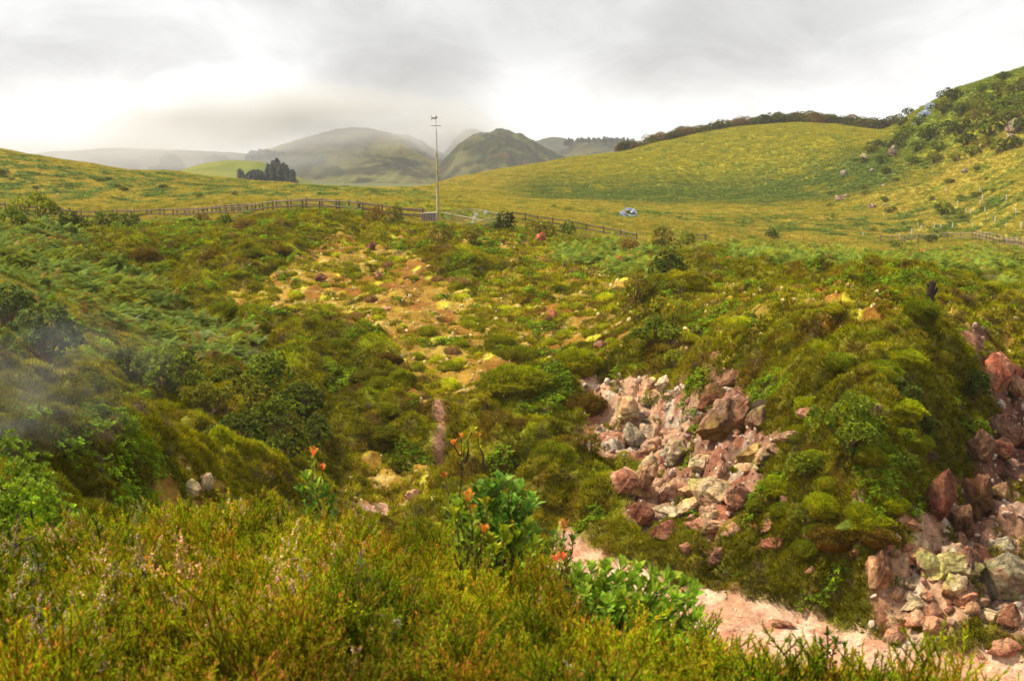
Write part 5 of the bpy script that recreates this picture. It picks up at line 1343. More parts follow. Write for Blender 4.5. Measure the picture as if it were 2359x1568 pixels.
for a_ in [
 (1498, 925, 34, 30, -30, LT, 'pale cream slab leaning under a bush at the top of the crater'),
 (1525, 935, 26, 40, 25, LT, 'pale upright slab right of the cream slab at the top of the crater'),
 (1497, 995, 50, 42, 10, LT, 'blocky pale boulder capped with moss in the upper crater'),
 (1480, 1008, 30, 20, 0, LT, 'small rounded white stone at the left of the crater scree'),
 (1555, 1000, 60, 46, -20, PK, 'pink brown boulder right of the blocky pale boulder'),
 (1505, 1040, 42, 28, 10, GR, 'rounded greyish green boulder on the crater scree'),
 (1550, 1062, 70, 60, -35, GR, 'smooth grey leaning boulder in the middle of the crater'),
 (1600, 1130, 80, 80, 15, PK, 'pointed pink slab at the centre of the crater'),
 (1560, 1150, 90, 60, -15, PK, 'broad pink slab at the foot of the pointed slab'),
 (1450, 1180, 90, 90, 8, PK, 'reddish cliff block under the round bush on the left crater wall'),
 (1485, 1170, 46, 110, 12, TAN, 'tall cream rib of rock on the left crater wall'),
 (1655, 1180, 120, 100, 6, TAN, 'biggest cream and grey fluted rock block in the crater'),
 (1618, 1170, 36, 80, 22, TAN, 'narrow cream blade of rock leaning against the fluted block'),
 (1585, 1200, 90, 34, -28, TAN, 'long ribbed cream slab below the crater centre'),
 (1690, 1190, 40, 70, 10, PK, 'orange stained slab on the right side of the fluted block'),
 (1720, 1130, 54, 24, 10, LT, 'white splintered rock right of the fluted block'),
 (1560, 1215, 100, 26, 6, TAN, 'flat cream ledge below the crater slabs'),
 (1470, 1210, 70, 60, 0, RED, 'dark red block at the lower left of the crater'),
 (1640, 1235, 110, 60, -6, PK, 'wide arched pink brown rock below the fluted block'),
 (1700, 1215, 60, 18, -38, TAN, 'thin grey slab tilted against the wide arched rock'),
 (1690, 1245, 40, 40, 0, PK, 'rounded orange pink boulder at the lower right of the crater'),
 (1540, 1265, 70, 50, 0, RED, 'reddish rubble block above the pink path'),
 (1735, 1080, 56, 70, 30, YL, 'yellowish slab leaning on the right crater wall'),
 (1770, 1085, 80, 46, -30, TAN, 'long tan slab lying beside the yellowish slab'),
 (1665, 1040, 90, 110, 12, BR, 'large brown furrowed rock face behind the crater'),
 (1700, 1000, 80, 80, 10, BR, 'brown rough rock above the furrowed face'),
 (1640, 960, 60, 80, -8, BR, 'steaming brown rock at the back of the crater'),
 (1745, 1010, 50, 60, 20, GR, 'grey angular rock beneath bushes right of the crater'),
 (1830, 1040, 80, 34, -15, PK, 'layered grey brown ledge on the right bank'),
 (1800, 1052, 60, 24, -20, BR, 'thin dark ledge left of the layered ledge'),
 (1870, 1005, 60, 34, 0, BR, 'mossy brown rock with orange lichen on the right bank'),
 (1965, 1030, 40, 46, 0, PK, 'knobbly pink rock beside the dark hollow'),
 (2015, 1040, 20, 50, 0, GR, 'slim grey rock right of the knobbly pink rock'),
 (1920, 1170, 40, 40, 10, PK, 'rounded rock peeping from the heather of the right bank'),
 (2005, 1195, 66, 70, -6, PK, 'pink brown boulder half hidden in heather left of the red cliff'),
 (1940, 1210, 40, 44, 20, BR, 'brown rock below the half hidden boulder'),
 (1650, 1300, 60, 70, 0, RED, 'dark red rock overgrown with heather above the path'),
 (1590, 1300, 40, 40, 10, RED, 'small red brown rock left of the overgrown red rock'),
 (1800, 1330, 90, 46, -15, RED, 'red brown outcrop under the bank left of the tall pinnacle'),
 (1930, 1330, 80, 54, -10, PK, 'lichened outcrop left of the tall pinnacle'),
 (1980, 1310, 30, 60, 12, PK, 'narrow spur of rock just left of the tall pinnacle'),
 (2025, 1395, 52, 130, 12, TAN, 'tall pale pinnacle at the left of the rubble slope'),
 (2110, 1330, 110, 60, 8, PK, 'domed brown boulder between the pinnacle and the yellow rock'),
 (2185, 1385, 112, 80, -6, YL, 'large sulphur yellow rock on the rubble slope'),
 (2130, 1310, 30, 26, 0, LT, 'white capped stone left above the yellow rock'),
 (2165, 1240, 70, 130, 6, RED, 'reddish crag of the lower right cliff'),
 (2215, 1240, 50, 120, -4, BR, 'brown upright crag right of the reddish crag'),
 (2250, 1200, 60, 130, 4, BR, 'shaded brown crag beneath the overhang'),
 (2205, 1280, 30, 60, 0, GR, 'slim grey pillar at the foot of the crags'),
 (2270, 1290, 60, 40, 20, PK, 'orange brown boulder right of the crags'),
 (2310, 1275, 70, 50, -10, GR, 'grey slabby boulder near the right edge'),
 (2335, 1380, 110, 150, 8, (.8, .85, .72), 'big smooth grey green rock at the right edge'),
 (2225, 1330, 56, 50, 0, PK, 'block behind the yellow rock'),
 (2265, 1400, 60, 40, 15, PK, 'broken boulder right of the yellow rock'),
 (2080, 1400, 60, 46, 0, PK, 'lumpy pink boulder right of the tall pinnacle'),
 (2110, 1430, 60, 40, 0, TAN, 'cream lump below the yellow rock'),
 (2235, 1440, 40, 36, 0, TAN, 'square cream stone on the rubble slope'),
 (2290, 1460, 60, 44, 0, TAN, 'rounded cream boulder low on the rubble slope'),
 (2150, 1480, 70, 60, 0, PK, 'rough pink boulder at the foot of the rubble slope'),
 (2065, 1480, 60, 60, 0, PK, 'round pink boulder at the left foot of the rubble slope'),
 (2220, 1510, 70, 50, 0, TAN, 'pale boulder near the lower right corner'),
 (2320, 1520, 70, 46, 0, PK, 'wide boulder near the lower right corner'),
 (1875, 1375, 34, 22, 0, LT, 'pale flat stone at the edge of the pink path'),
 (1800, 1450, 50, 24, 0, PK, 'rough stone lying on the pink path'),
 (1245, 565, 30, 30, 0, (1.1, .5, .32), 'reddish orange rock knob crowned with heather'),
 (1135, 556, 26, 14, 0, PK, 'pink rock on the upper rim of the soil patch'),
 (1155, 560, 18, 14, 0, RED, 'small red rock on the upper rim of the soil patch'),
 (735, 645, 34, 24, 0, (.5, .28, .2), 'dark red rock block at the upper left of the ochre soil'),
 (855, 585, 30, 22, 0, (.45, .25, .2), 'dark rock in a hollow of the yellow soil'),
 (870, 640, 22, 20, 0, RED, 'small dark red rock above the ochre flat'),
 (885, 725, 40, 16, 0, PK, 'low pink rock on the ochre flat'),
 (1275, 750, 22, 34, 0, (1.2, .6, .5), 'small rose red rock among the cushions'),
 (1425, 895, 16, 20, 0, LT, 'cream stone above the pink slope'),
 (1383, 830, 30, 30, 0, RED, 'red rock in the gap above the pink slope'),
 (1350, 900, 40, 30, 0, RED, 'rust red rock on the upper pink slope'),
 (950, 1165, 40, 24, 0, PK, 'pink rock beside the end of the trail'),
 (430, 1135, 40, 50, 0, TAN, 'cream rock face left in the lower soil patch of the spur'),
 (470, 1140, 34, 60, 0, TAN, 'cream rock face right in the lower soil patch of the spur'),
 (1600, 990, 22, 18, 0, PK, 'small stone in the crater steam'),
]:
    rock_px(*a_)
for U, V, w_, h_, tn, l in [(1990, 1110, 44, 40, BR, 'brown crag poking from the bank above the half hidden boulder'), (1890, 1290, 60, 40, RED, 'red brown ledge low on the right bank'), (1780, 1240, 46, 40, PK, 'pink rock in the bank right of the crater slabs'),
                         (1820, 1180, 40, 30, BR, 'brown rock under the broad ferny bush'), (2090, 1060, 50, 60, BR, 'dark crag at the left of the hollow'), (2200, 1090, 90, 70, RED, 'dark red overhanging rock under the leafy shrub on the lip'),
                         (2260, 1110, 70, 80, BR, 'dark brown overhanging rock at the crater edge'), (2290, 930, 90, 100, (1.9, 1.1, .95), 'rose coloured rock face high in the steaming crater'), (2335, 1040, 90, 80, PK, 'pink ledge across the back of the right crater'),
                         (2300, 1150, 80, 70, BR, 'dark broken rock wall behind the crags'), (2345, 900, 60, 60, RED, 'dusky red rock at the right edge of the crater wall'), (1690, 900, 50, 40, BR, 'brown outcrop at the top of the furrowed rocks'), (1655, 905, 40, 44, RED, 'reddish outcrop beside the heather above the crater')]:
    rock_px(U, V, w_, h_, rng.uniform(-15, 15), tn, l, sink=.3)
z3 = lambda x, y: ((2540 + x / 1.742) / 1.6285, (200 + y / 1.742) / 1.6285)
for x_, y_, w_, h_, l in [(1090, 800, 30, 32, 'grey rock lowest on the left spine of the steep hill'), (1225, 715, 26, 34, 'leaning grey rock on the spine of the steep hill'),
                          (1410, 690, 40, 44, 'largest pale crag on the spine of the steep hill'), (1060, 975, 34, 24, 'pale outcrop low on the steep hill, left half'), (1100, 955, 26, 20, 'pale outcrop low on the steep hill, right half'),
                          (1275, 1015, 34, 20, 'flat pale rock low on the steep hill'), (1368, 1005, 22, 14, 'small pale rock right of the flat rock'), (1880, 795, 24, 22, 'single pale rock high on the grassy face'),
                          (2205, 520, 60, 56, 'big brown crag near the right edge of the steep hill'), (1350, 872, 14, 14, 'tiny rock on the grassy face'), (1270, 778, 14, 14, 'tiny rock under the leaning grey rock'), (2180, 545, 30, 20, 'rock at the foot of the big brown crag')]:
    U, V = z3(x_, y_); rock_px(U, V, w_ * .75, h_ * .75, 0, (.85, .9, .9), l, ymin=100, sink=.35)
grp_r = [('pinkish rubble boulder on the lower right slope', 'rubble boulders', (2030, 2358), (1300, 1560), 70, 'rock'), ('broken pink and grey rock on the crater floor', 'crater rubble', (1430, 1760), (930, 1240), 20, 'rock'),
         ('reddish rock stuck in the steaming crater wall', 'crater wall rocks', (2200, 2358), (840, 1200), 22, 'rock'), ('small pale stone lying on the pink path', 'stones on the pink path', (1350, 2300), (1240, 1560), 26, 'path')]
for lab, grp, ur, vr, n_, zn in grp_r:
    c_ = t_ = 0
    while c_ < n_ and t_ < 1500:
        t_ += 1; U = rng.uniform(*ur); V = rng.uniform(*vr); x, y = hit(U, V)
        if not zone_of(np.array([x]), np.array([y]))[zn][0]: continue
        s = (18 + 70 * rng.uniform() ** 1.7) if zn == 'rock' else rng.uniform(6, 18)
        rock_px(U, V, s, s * rng.uniform(.6, 1.1), rng.uniform(-40, 40), [PK, TAN, GR, PK, RED, BR][rng.integers(6)] if zn == 'rock' else LT, lab, grp); c_ += 1

# dead stump on the crater lip, twigs in the hollow
x, y = hit(2135, 790); e = MB()
e.tube([(0, 0, -.3), (.03, 0, .25), (-.02, .02, .62), (.04, 0, .95)], [.15, .13, .12, .10], 9); e.tube([(0, 0, .5), (.15, 0, .72), (.2, .02, .80)], [.05, .045, .03], 6); e.tube([(0, 0, .7), (-.12, 0, .9)], [.04, .02], 6)
o = e.build('dead_stump', M_BARK); o.location = (x, y, float(ground(x, y))); o.scale = (1.2, 1.2, 1.45); o.color = (.035, .022, .016, 1); tag(o, 'dark jagged dead stump standing on the lip of the right crater', 'stump')

# ------------------------------------------------------------------ fences
def pos_d(U, d):
    a = ray(U, 500)[0]; return np.array([a * d, d])
def fence(pts, label, step=2.2, rails=(1.04, .52), seed=1, tint=(.12, .082, .058), hgt=1.2, r0=.082):
    r = np.random.default_rng(seed)
    P = np.array(pts); seg = np.hypot(*np.diff(P, axis=0).T); cum = np.concatenate([[0], np.cumsum(seg)])
    s = np.arange(0, cum[-1], step); xs = np.interp(s, cum, P[:, 0]); ys = np.interp(s, cum, P[:, 1])
    zs = ground(xs, ys)
    e = empty('rail_fence', (xs[0], ys[0], float(zs[0]))); tag(e, label, 'fence')
    O = np.array([xs[0], ys[0], zs[0]]); tops = []
    for x, y, z in zip(xs, ys, zs):
        b = MB(); p = np.array([x, y, z]) - O; l = r.normal(size=2) * .03
        b.tube([tuple(p + [0, 0, -.3]), tuple(p + [l[0], l[1], hgt])], [r0, r0 * .92], 8)
        o = b.build('post', M_WOOD, e); v = r.uniform(.75, 1.25); o.color = (tint[0] * v, tint[1] * v, tint[2] * v, 1)
        tops.append(p + np.array([l[0], l[1], 0]))
    for h in rails:
        for i in range(len(tops) - 1):
            b = MB(); a_, c_ = tops[i].copy(), tops[i + 1].copy(); dv = unit(c_ - a_)
            a_[2] += h + r.normal() * .015; c_[2] += h + r.normal() * .015
            off = np.array([0, -r0 * 1.2, 0]); b.tube([tuple(a_ - dv * .15 + off), tuple((a_ + c_) / 2 + off + [0, 0, -.02]), tuple(c_ + dv * .15 + off)], [r0 * .85, r0 * .8, r0 * .78], 7)
            o = b.build('rail', M_WOOD, e); v = r.uniform(.85, 1.45) * (1.2 if h > 1 else 1); o.color = (tint[0] * v, tint[1] * v, tint[2] * v, 1)
LF = [(-90, 127), (0, 128), (60, 129), (120, 131), (230, 132), (330, 132), (420, 129), (500, 123), (560, 116), (620, 110), (700, 107), (790, 104.5)]
fence([pos_d(U, d) for U, d in LF] + [pos_d(835, 101)], 'front rail fence winding along the ridge from the left edge to the corner post', seed=1)
fence([pos_d(U + 14, d + 1.7) for U, d in LF] + [pos_d(860, 105.5), pos_d(1000, 106.5)], 'rear rail fence running parallel behind the ridge fence up to the mast', seed=2)
fence([pos_d(835, 101), pos_d(880, 101.5), pos_d(930, 102), pos_d(985, 102.5)], 'short front rail fence between the corner post and the slatted box', seed=3, step=1.9)
fence([pos_d(1180, 118), pos_d(1250, 122), pos_d(1330, 124), pos_d(1420, 122), pos_d(1490, 119)], 'low rail fence sinking into bushes right of the wire enclosure', seed=4)
fence([pos_d(1585, 128), pos_d(1630, 127)], 'stub of rail fence showing between bushes on the right of the saddle', seed=6)
fence([pos_d(2030, 152), pos_d(2100, 154), pos_d(2180, 154), pos_d(2240, 150), pos_d(2300, 142), pos_d(2370, 130), pos_d(2430, 122)], 'pale rail fence curving down to the right edge below the steep hill', seed=5, tint=(.17, .13, .09))
fence([pos_d(2250, 152), pos_d(2310, 144), pos_d(2380, 132), pos_d(2440, 124)], 'second rail fence alongside the curve at the right edge', seed=7, tint=(.16, .12, .085))

# ------------------------------------------------------------------ mast, box, enclosure
def rust_mat():
    m, t = new_mat('rusty_paint')
    o = N(t, 'ShaderNodeOutputMaterial'); p = N(t, 'ShaderNodeBsdfPrincipled'); p.inputs['Roughness'].default_value = .6
    g_ = N(t, 'ShaderNodeNewGeometry'); mp = N(t, 'ShaderNodeMapping'); mp.inputs['Scale'].default_value = (4, 4, .9); t.links.new(g_.outputs['Position'], mp.inputs[0])
    n = N(t, 'ShaderNodeTexNoise'); n.inputs['Scale'].default_value = 1.2; n.inputs['Detail'].default_value = 5; t.links.new(mp.outputs[0], n.inputs['Vector'])
    r = N(t, 'ShaderNodeValToRGB'); t.links.new(n.outputs['Fac'], r.inputs[0]); c = r.color_ramp
    c.elements[0].position = .40; c.elements[0].color = (.20, .06, .02, 1); c.elements[1].position = .50; c.elements[1].color = (.55, .45, .22, 1)
    t.links.new(r.outputs[0], p.inputs['Base Color']); t.links.new(p.outputs[0], o.inputs[0]); return m
M_RUST = rust_mat()
a0, T0 = ray(1008, 510); d0 = 103.0; mz = float(ground(a0 * d0, d0))
def zt(V, d=d0): return ray(1008, V)[1] * d - mz
mast = empty('weather_mast', (a0 * d0, d0, mz)); tag(mast, 'tall thin weather mast with rusty middle section and wind sensor on top', 'mast')
def part(nm, f, mat, tint, par):
    b = MB(); f(b); o = b.build(nm, mat, par); o.color = (*tint, 1); return o
part('base_tube', lambda b: b.tube([(0, 0, -.4), (0, 0, zt(428))], [.15, .12], 12), M_PAINT, (.50, .42, .24), mast)
part('middle_tube', lambda b: b.tube([(0, 0, zt(428)), (-.03, 0, zt(346))], [.085, .07], 10), M_RUST, (1, 1, 1), mast)
part('upper_tube', lambda b: b.tube([(-.03, 0, zt(346)), (-.07, 0, zt(262))], [.05, .032], 8), M_PAINT, (.66, .60, .50), mast)
part('collar', lambda b: (b.tube([(0, 0, zt(431)), (0, 0, zt(426))], .14, 12)), M_PAINT, (.4, .33, .2), mast)
part('crossbar', lambda b: b.tube([(-.56, 0, zt(289)), (.42, 0, zt(289))], .03, 6), M_PAINT, (.12, .11, .10), mast)
sn = part('wind_sensor', lambda b: (b.tube([(-.07, 0, zt(271.5)), (-.45, 0, zt(271.5))], [.055, .075], 8), b.box((-.02, 0, zt(270)), (.16, .03, .22)), b.tube([(-.07, 0, zt(276)), (-.07, 0, zt(268))], .035, 6)), M_PAINT, (.07, .06, .06), mast)
part('propeller', lambda b: [b.box((-.48, math.sin(q) * .14, zt(271.5) + math.cos(q) * .16), (.02, .07, .30), Matrix.Rotation(-q, 3, 'X')) for q in (.2, 2.3, 4.4)], M_PAINT, (.10, .09, .09), sn)
part('cable', lambda b: b.tube([(.1, -.12, -.2), (.12, -.14, zt(430)), (.05, -.07, zt(360)), (0, -.05, zt(300))], .014, 5), M_PAINT, (.06, .05, .05), mast)
p2 = pos_d(988, 102.2); bz = float(ground(*p2))
bxo = empty('slatted_box', (p2[0], p2[1], bz)); tag(bxo, 'low grey box with upright slats at the foot of the mast', 'box')
part('lid', lambda b: b.box((0, 0, .94), (1.55, .8, .06), Matrix.Rotation(R(-3), 3, 'Y')), M_WOOD, (.42, .38, .34), bxo)
part('side_panel', lambda b: b.box((0, 0, .38), (1.42, .68, 1.02)), M_WOOD, (.12, .09, .08), bxo)
part('slats', lambda b: [b.box((-.68 + .17 * i, -.365, .40), (.085, .045, 1.0)) for i in range(9)], M_WOOD, (.36, .30, .26), bxo)
# wire enclosure: corners of the top rail as measured
cs = [(1022, 489, 103.6), (1112, 507, 99.6), (1176, 495, 104.2), (1088, 480, 108.4)]
CP = [np.array([ray(U, V)[0] * d, d, ray(U, V)[1] * d]) for U, V, d in cs]
O = np.array([CP[0][0], CP[0][1], float(ground(CP[0][0], CP[0][1]))])
en = empty('wire_enclosure', tuple(O)); tag(en, 'square enclosure of pale pipe rails and wire netting right of the mast', 'enclosure')
for i in range(4):
    a_, b_ = CP[i], CP[(i + 1) % 4]
    part('rail', lambda b: b.tube([tuple(a_ - O), tuple(b_ - O)], .038, 7), M_PAINT, (.26, .235, .19), en)
    for t_ in (0, .5):
        q = a_ * (1 - t_) + b_ * t_; gz = float(ground(q[0], q[1])) - .15
        part('post', lambda b: b.tube([(q[0] - O[0], q[1] - O[1], gz - O[2]), (q[0] - O[0], q[1] - O[1], q[2] - O[2])], .035, 7), M_PAINT, (.22, .20, .16), en)
    def net(b, a_=a_, b_=b_):
        n = 22
        for k in range(1, n):
            q = a_ + (b_ - a_) * k / n; gz = float(ground(q[0], q[1]))
            b.tube([(q[0] - O[0], q[1] - O[1], gz - O[2]), (q[0] - O[0], q[1] - O[1], q[2] - O[2])], .006, 3, cap=False)
        for h in np.linspace(.12, 1.0, 6):
            b.tube([tuple(a_ - O - [0, 0, h]), tuple(b_ - O - [0, 0, h])], .006, 3, cap=False)
    part('wire_netting', net, M_PAINT, (.22, .21, .19), en)
q = (CP[2] * .35 + CP[3] * .65); part('sign_plate', lambda b: b.box(tuple(q - O + np.array([0, -.06, -.10])), (.34, .02, .30)), M_PAINT, (.75, .72, .68), en)
ap, Tp = ray(1091, 497); dp = 100.6; gp = float(ground(ap * dp, dp))
sp_ = empty('instrument_stand', (ap * dp, dp, gp)); tag(sp_, 'white tilted instrument panel on a stand inside the wire enclosure', 'instrument')
hz_ = max(Tp * dp - gp, .6)
part('post', lambda b: b.tube([(-.12, .06, -.2), (-.12, .06, hz_)], .03, 6), M_PAINT, (.45, .43, .4), sp_)
part('panel', lambda b: b.box((0, 0, hz_ - .22), (.20, .06, .95), Matrix.Rotation(R(24), 3, 'Y')), M_PAINT, (.86, .85, .84), sp_)
part('head', lambda b: b.box((.2, 0, hz_ + .22), (.36, .22, .10), Matrix.Rotation(R(12), 3, 'Y')), M_PAINT, (.80, .78, .76), sp_)

# white planting tubes on the hill
b = MB(); b.tube([(0, 0, -.1), (0, 0, .62)], [.055, .06], 8); TUBE = b.mesh('planting_tube'); TUBE.materials.append(M_PAINT)
for x_, y_ in [(1570, 1125), (1592, 1143), (1530, 1168), (1678, 1138), (1720, 1140), (1797, 1133), (1930, 1122), (1883, 1048), (1916, 1055), (2008, 1038), (2075, 1095), (1977, 1000), (1973, 915), (1990, 960), (2210, 1050), (2147, 965), (1830, 1000), (2245, 1145), (2145, 1135), (1210, 1205), (1450, 1195), (1755, 900)]:
    U, V = z3(x_, y_ + 14); x, y = hit(U, V, 100)
    o = link('planting_tube', TUBE, None, None, (x, y, float(ground(x, y)))); s = rng.uniform(.9, 1.35); o.scale = (s * 1.3, s * 1.3, s * 1.3); o.color = (.62, .58, .46, 1)
    tag(o, 'short pale planting tube on the grass of the steep right hill', 'planting tube', 'planting tubes')

# hydrangeas
def hydrangea(U, V, wpx, lab, ymin, grp=None, sq=.8):
    x, y = hit(U, V, ymin); z = float(ground(x, y)); rad = wpx * .5 * y / 2418
    cm, sm = CROWN['broad'][0]
    e = empty('hydrangea', (x, y, z)); e.scale = (rad, rad, rad * sq); tag(e, lab, 'hydrangea', grp)
    c = link('foliage', cm, None, e); c.color = (.07, .11, .02, 1); c.scale = (.9, .9, .85)
    r = np.random.default_rng(int(U)); b = MB()
    for k in range(95):
        d = unit(r.normal(size=3)); d[2] = abs(d[2]); p = d * np.array([1.08, 1.08, 1.5]) * r.uniform(.9, 1.04)
        V_, F_q = stone_mesh(3, 1, .8, 0, .2); v = r.uniform(.75, 1.1)
        b.add(V_ * r.uniform(.10, .16) + p, F_q, (), np.array([.50, .60, .88]) * v if r.uniform() < .7 else np.array([.78, .80, .88]) * v)
    o = b.build('flower_heads', M_LEAF, e)
hydrangea(1447, 499, 38, 'pale blue hydrangea bush alone in the saddle meadow', 110)
hydrangea(2142, 262, 27, 'pale blue hydrangea uppermost on the steep hill', 150)
hydrangea(2128, 278, 28, 'pale blue hydrangea in the middle of the three on the steep hill', 150)
hydrangea(2113, 293, 22, 'pale blue hydrangea lowest on the steep hill', 150)

# ------------------------------------------------------------------ leafy shoots on the knoll
def shoot(bl, bs, r, root, tip, n, L, W, col, tipcol, rad=.006, start=.15, tipn=7, wob=.03):
    root = np.array(root, float); tip = np.array(tip, float); ln = np.linalg.norm(tip - root)
    mid1 = root + (tip - root) * .4 + np.array([r.normal() * wob, r.normal() * wob, 0]); 
    pts = [root, mid1, root + (tip - root) * .75 + r.normal(size=3) * wob * .4, tip]
    bs.tube([tuple(p) for p in pts], [rad * 1.3, rad, rad * .8, rad * .5], 6, (1, 1, 1))
    ts = np.linspace(0, 1, 4); PP = np.array(pts)
    for i in range(n):
        t = start + (1 - start) * (i + .5) / n; p = np.array([np.interp(t, ts, PP[:, k]) for k in range(3)])
        f = t ** 3; c = np.array(col) * (1 - f * .6) + (np.array(col) * .4 + np.array(tipcol) * .25) * f * .6
        an = i * 2.4; ax = unit(tip - root); out_ = unit(np.array([math.cos(an), math.sin(an), .55]))
        leaf_rosette(bl, r, p, unit(out_ + ax * .25), 1, L * (1.25 * r.uniform(.6, 1.15)) * (1.1 - .35 * t), W * (1.3 * r.uniform(.6, 1.1)) * (1.1 - .3 * t), c, spread=.25, up=1.0)
    leaf_rosette(bl, r, tip, unit(tip - root), tipn, L * 1.1, W * 1.05, [tipcol, np.array(tipcol) * .6 + np.array(col) * .5], spread=.75, up=.7)
def knoll_shrub(lab, shoots, name='shrub', stemcol=(.14, .07, .03), cat_='shrub', seed=5):
    """shoots: (U, V, d, length, nleaves, L, W, col, tipcol)"""
    r = np.random.default_rng(seed); bl, bs = MB(), MB()
    U0, V0, dd0 = shoots[0][:3]; a, T = ray(U0, V0); gz = float(ground(a * dd0, dd0)); O = np.array([a * dd0, dd0, gz])
    for U, V, d, ln, n, L, W, col, tc in shoots:
        a, T = ray(U, V); tip = np.array([a * d, d, T * d]) - O
        root = np.array([tip[0] * .55 + r.normal() * .04, tip[1] * .55 + r.normal() * .04, tip[2] - ln])
        shoot(bl, bs, r, root, tip, n, L, W, col, tc)
    e = empty(name, tuple(O)); tag(e, lab, cat_)
    bl.build('leaves', M_LEAF, e); bs_o = bs.build('stem', M_BARK, e); bs_o.color = (*stemcol, 1)
GRN = (.11, .23, .018); LIM = (.24, .36, .02); YLG = (.42, .45, .02); ORG = (.62, .20, .03); REDT = (.60, .10, .035)
rr = np.random.default_rng(9)
more = lambda L: L + [(u + rr.uniform(-16, 16), v + rr.uniform(14, 46)) for u, v in L]
knoll_shrub('glossy dark green broad-leaved shrub in the centre above the near heather', [(U, V, 6.2 + rr.uniform(-.25, .25), .46, 26, .098, .038, tuple(np.array((.12, .24, .02)) * rr.uniform(.75, 1.35)), (.20, .36, .04)) for U, V in more([(1105, 1132), (1128, 1122), (1150, 1112), (1172, 1120), (1195, 1125), (1222, 1150), (1212, 1175), (1180, 1160), (1140, 1150), (1160, 1190), (1200, 1200), (1115, 1170), (1145, 1215), (1185, 1230), (1215, 1215), (1100, 1200), (1170, 1255)])], seed=11)
knoll_shrub('yellow-green shrub with orange young leaf tips left of the glossy dark shrub', [(U, V, 5.9 + rr.uniform(-.3, .3), .40, 18, .078, .030, LIM, tc) for U, V, tc in
             [(1078, 1150, ORG), (1045, 1180, YLG), (1055, 1165, LIM), (1120, 1160, YLG), (1085, 1205, LIM), (1150, 1235, LIM), (1115, 1225, ORG), (1040, 1215, LIM), (1170, 1245, YLG), (1190, 1235, YLG), (1062, 1185, YLG), (1090, 1178, ORG), (1110, 1200, YLG), (1135, 1205, YLG), (1160, 1222, YLG), (1180, 1212, ORG), (1140, 1270, YLG), (1200, 1275, LIM), (1090, 1265, YLG), (1050, 1255, LIM), (1215, 1265, YLG), (1205, 1232, LIM), (1100, 1232, YLG), (1130, 1245, YLG), (1060, 1225, LIM), (1215, 1205, YLG), (1230, 1250, LIM), (1180, 1260, LIM)]], seed=12)
knoll_shrub('slender shoot with red tip and lime leaves left of the central shrubs', [(1025, 1100, 6.3, .75, 34, .062, .020, LIM, REDT), (1010, 1215, 6.3, .35, 12, .06, .02, LIM, YLG), (1045, 1200, 6.2, .35, 12, .06, .02, LIM, LIM)], 'sapling', cat_='sapling', seed=13)
knoll_shrub('dark thin-stemmed sapling with tuft of yellow and orange leaves at its top', [(1062, 1005, 6.6, 1.0, 3, .04, .016, LIM, ORG), (1088, 992, 6.6, .22, 9, .055, .020, YLG, YLG), (1044, 1022, 6.6, .20, 7, .05, .018, ORG, ORG), (1100, 1005, 6.6, .2, 5, .05, .018, YLG, ORG), (1070, 1030, 6.6, .18, 6, .05, .018, LIM, YLG)], 'sapling', (.05, .03, .02), 'sapling', 14)
knoll_shrub('bushy green sapling with one big salmon red leaf tip, left of centre', [(721, 1046, 7.6, .62, 30, .085, .024, LIM, REDT), (742, 1080, 7.6, .5, 22, .07, .020, LIM, REDT), (705, 1100, 7.6, .4, 18, .09, .026, GRN, LIM), (750, 1130, 7.6, .35, 16, .09, .024, GRN, GRN), (695, 1130, 7.6, .32, 14, .09, .024, GRN, GRN), (728, 1120, 7.5, .35, 16, .09, .024, GRN, LIM), (765, 1150, 7.6, .25, 12, .08, .022, GRN, GRN)], 'sapling', cat_='sapling', seed=15)
knoll_shrub('large bright green broad-leaved shrub at the lower right of the heather knoll', [(U, V, 5.1 + rr.uniform(-.3, .3) - (V - 1340) * .002, .36, 20, .084, .030, tuple(np.array((.19, .33, .018)) * rr.uniform(.75, 1.3)), (.28, .42, .03)) for U, V in
             more([(1330, 1320), (1360, 1312), (1395, 1308), (1430, 1305), (1465, 1312), (1500, 1325), (1535, 1330), (1570, 1345), (1592, 1355), (1350, 1345), (1390, 1340), (1430, 1340), (1470, 1350), (1510, 1360), (1550, 1375), (1585, 1395), (1600, 1420),
              (1420, 1375), (1460, 1385), (1500, 1395), (1540, 1410), (1570, 1440), (1440, 1420), (1480, 1430), (1520, 1445), (1450, 1455), (1500, 1470), (1380, 1370)])], seed=16)
knoll_shrub('small green bush with an orange tip between the two large knoll shrubs', [(1300, 1215, 5.9, .32, 14, .07, .022, GRN, ORG), (1275, 1235, 5.9, .3, 12, .07, .022, GRN, GRN), (1318, 1245, 5.9, .3, 12, .07, .022, GRN, (.1, .2, .02)), (1290, 1250, 5.8, .3, 12, .07, .022, GRN, GRN)], seed=17)
knoll_shrub('little red-leaved shoot standing in the heather right of centre', [(1296, 1285, 5.4, .2, 4, .05, .018, LIM, (.75, .12, .04)), (1283, 1290, 5.4, .18, 4, .05, .018, LIM, (.75, .12, .04))], 'sapling', cat_='sapling', seed=18)
knoll_shrub('dark upright bushy sapling at the lower right edge of the heather', [(U, V, 4.6, .3, 26, .045, .012, (.06, .12, .012), (.12, .18, .02)) for U, V in [(1905, 1460), (1890, 1480), (1925, 1478), (1945, 1490), (1875, 1500), (1965, 1505)]], 'sapling', cat_='sapling', seed=19)

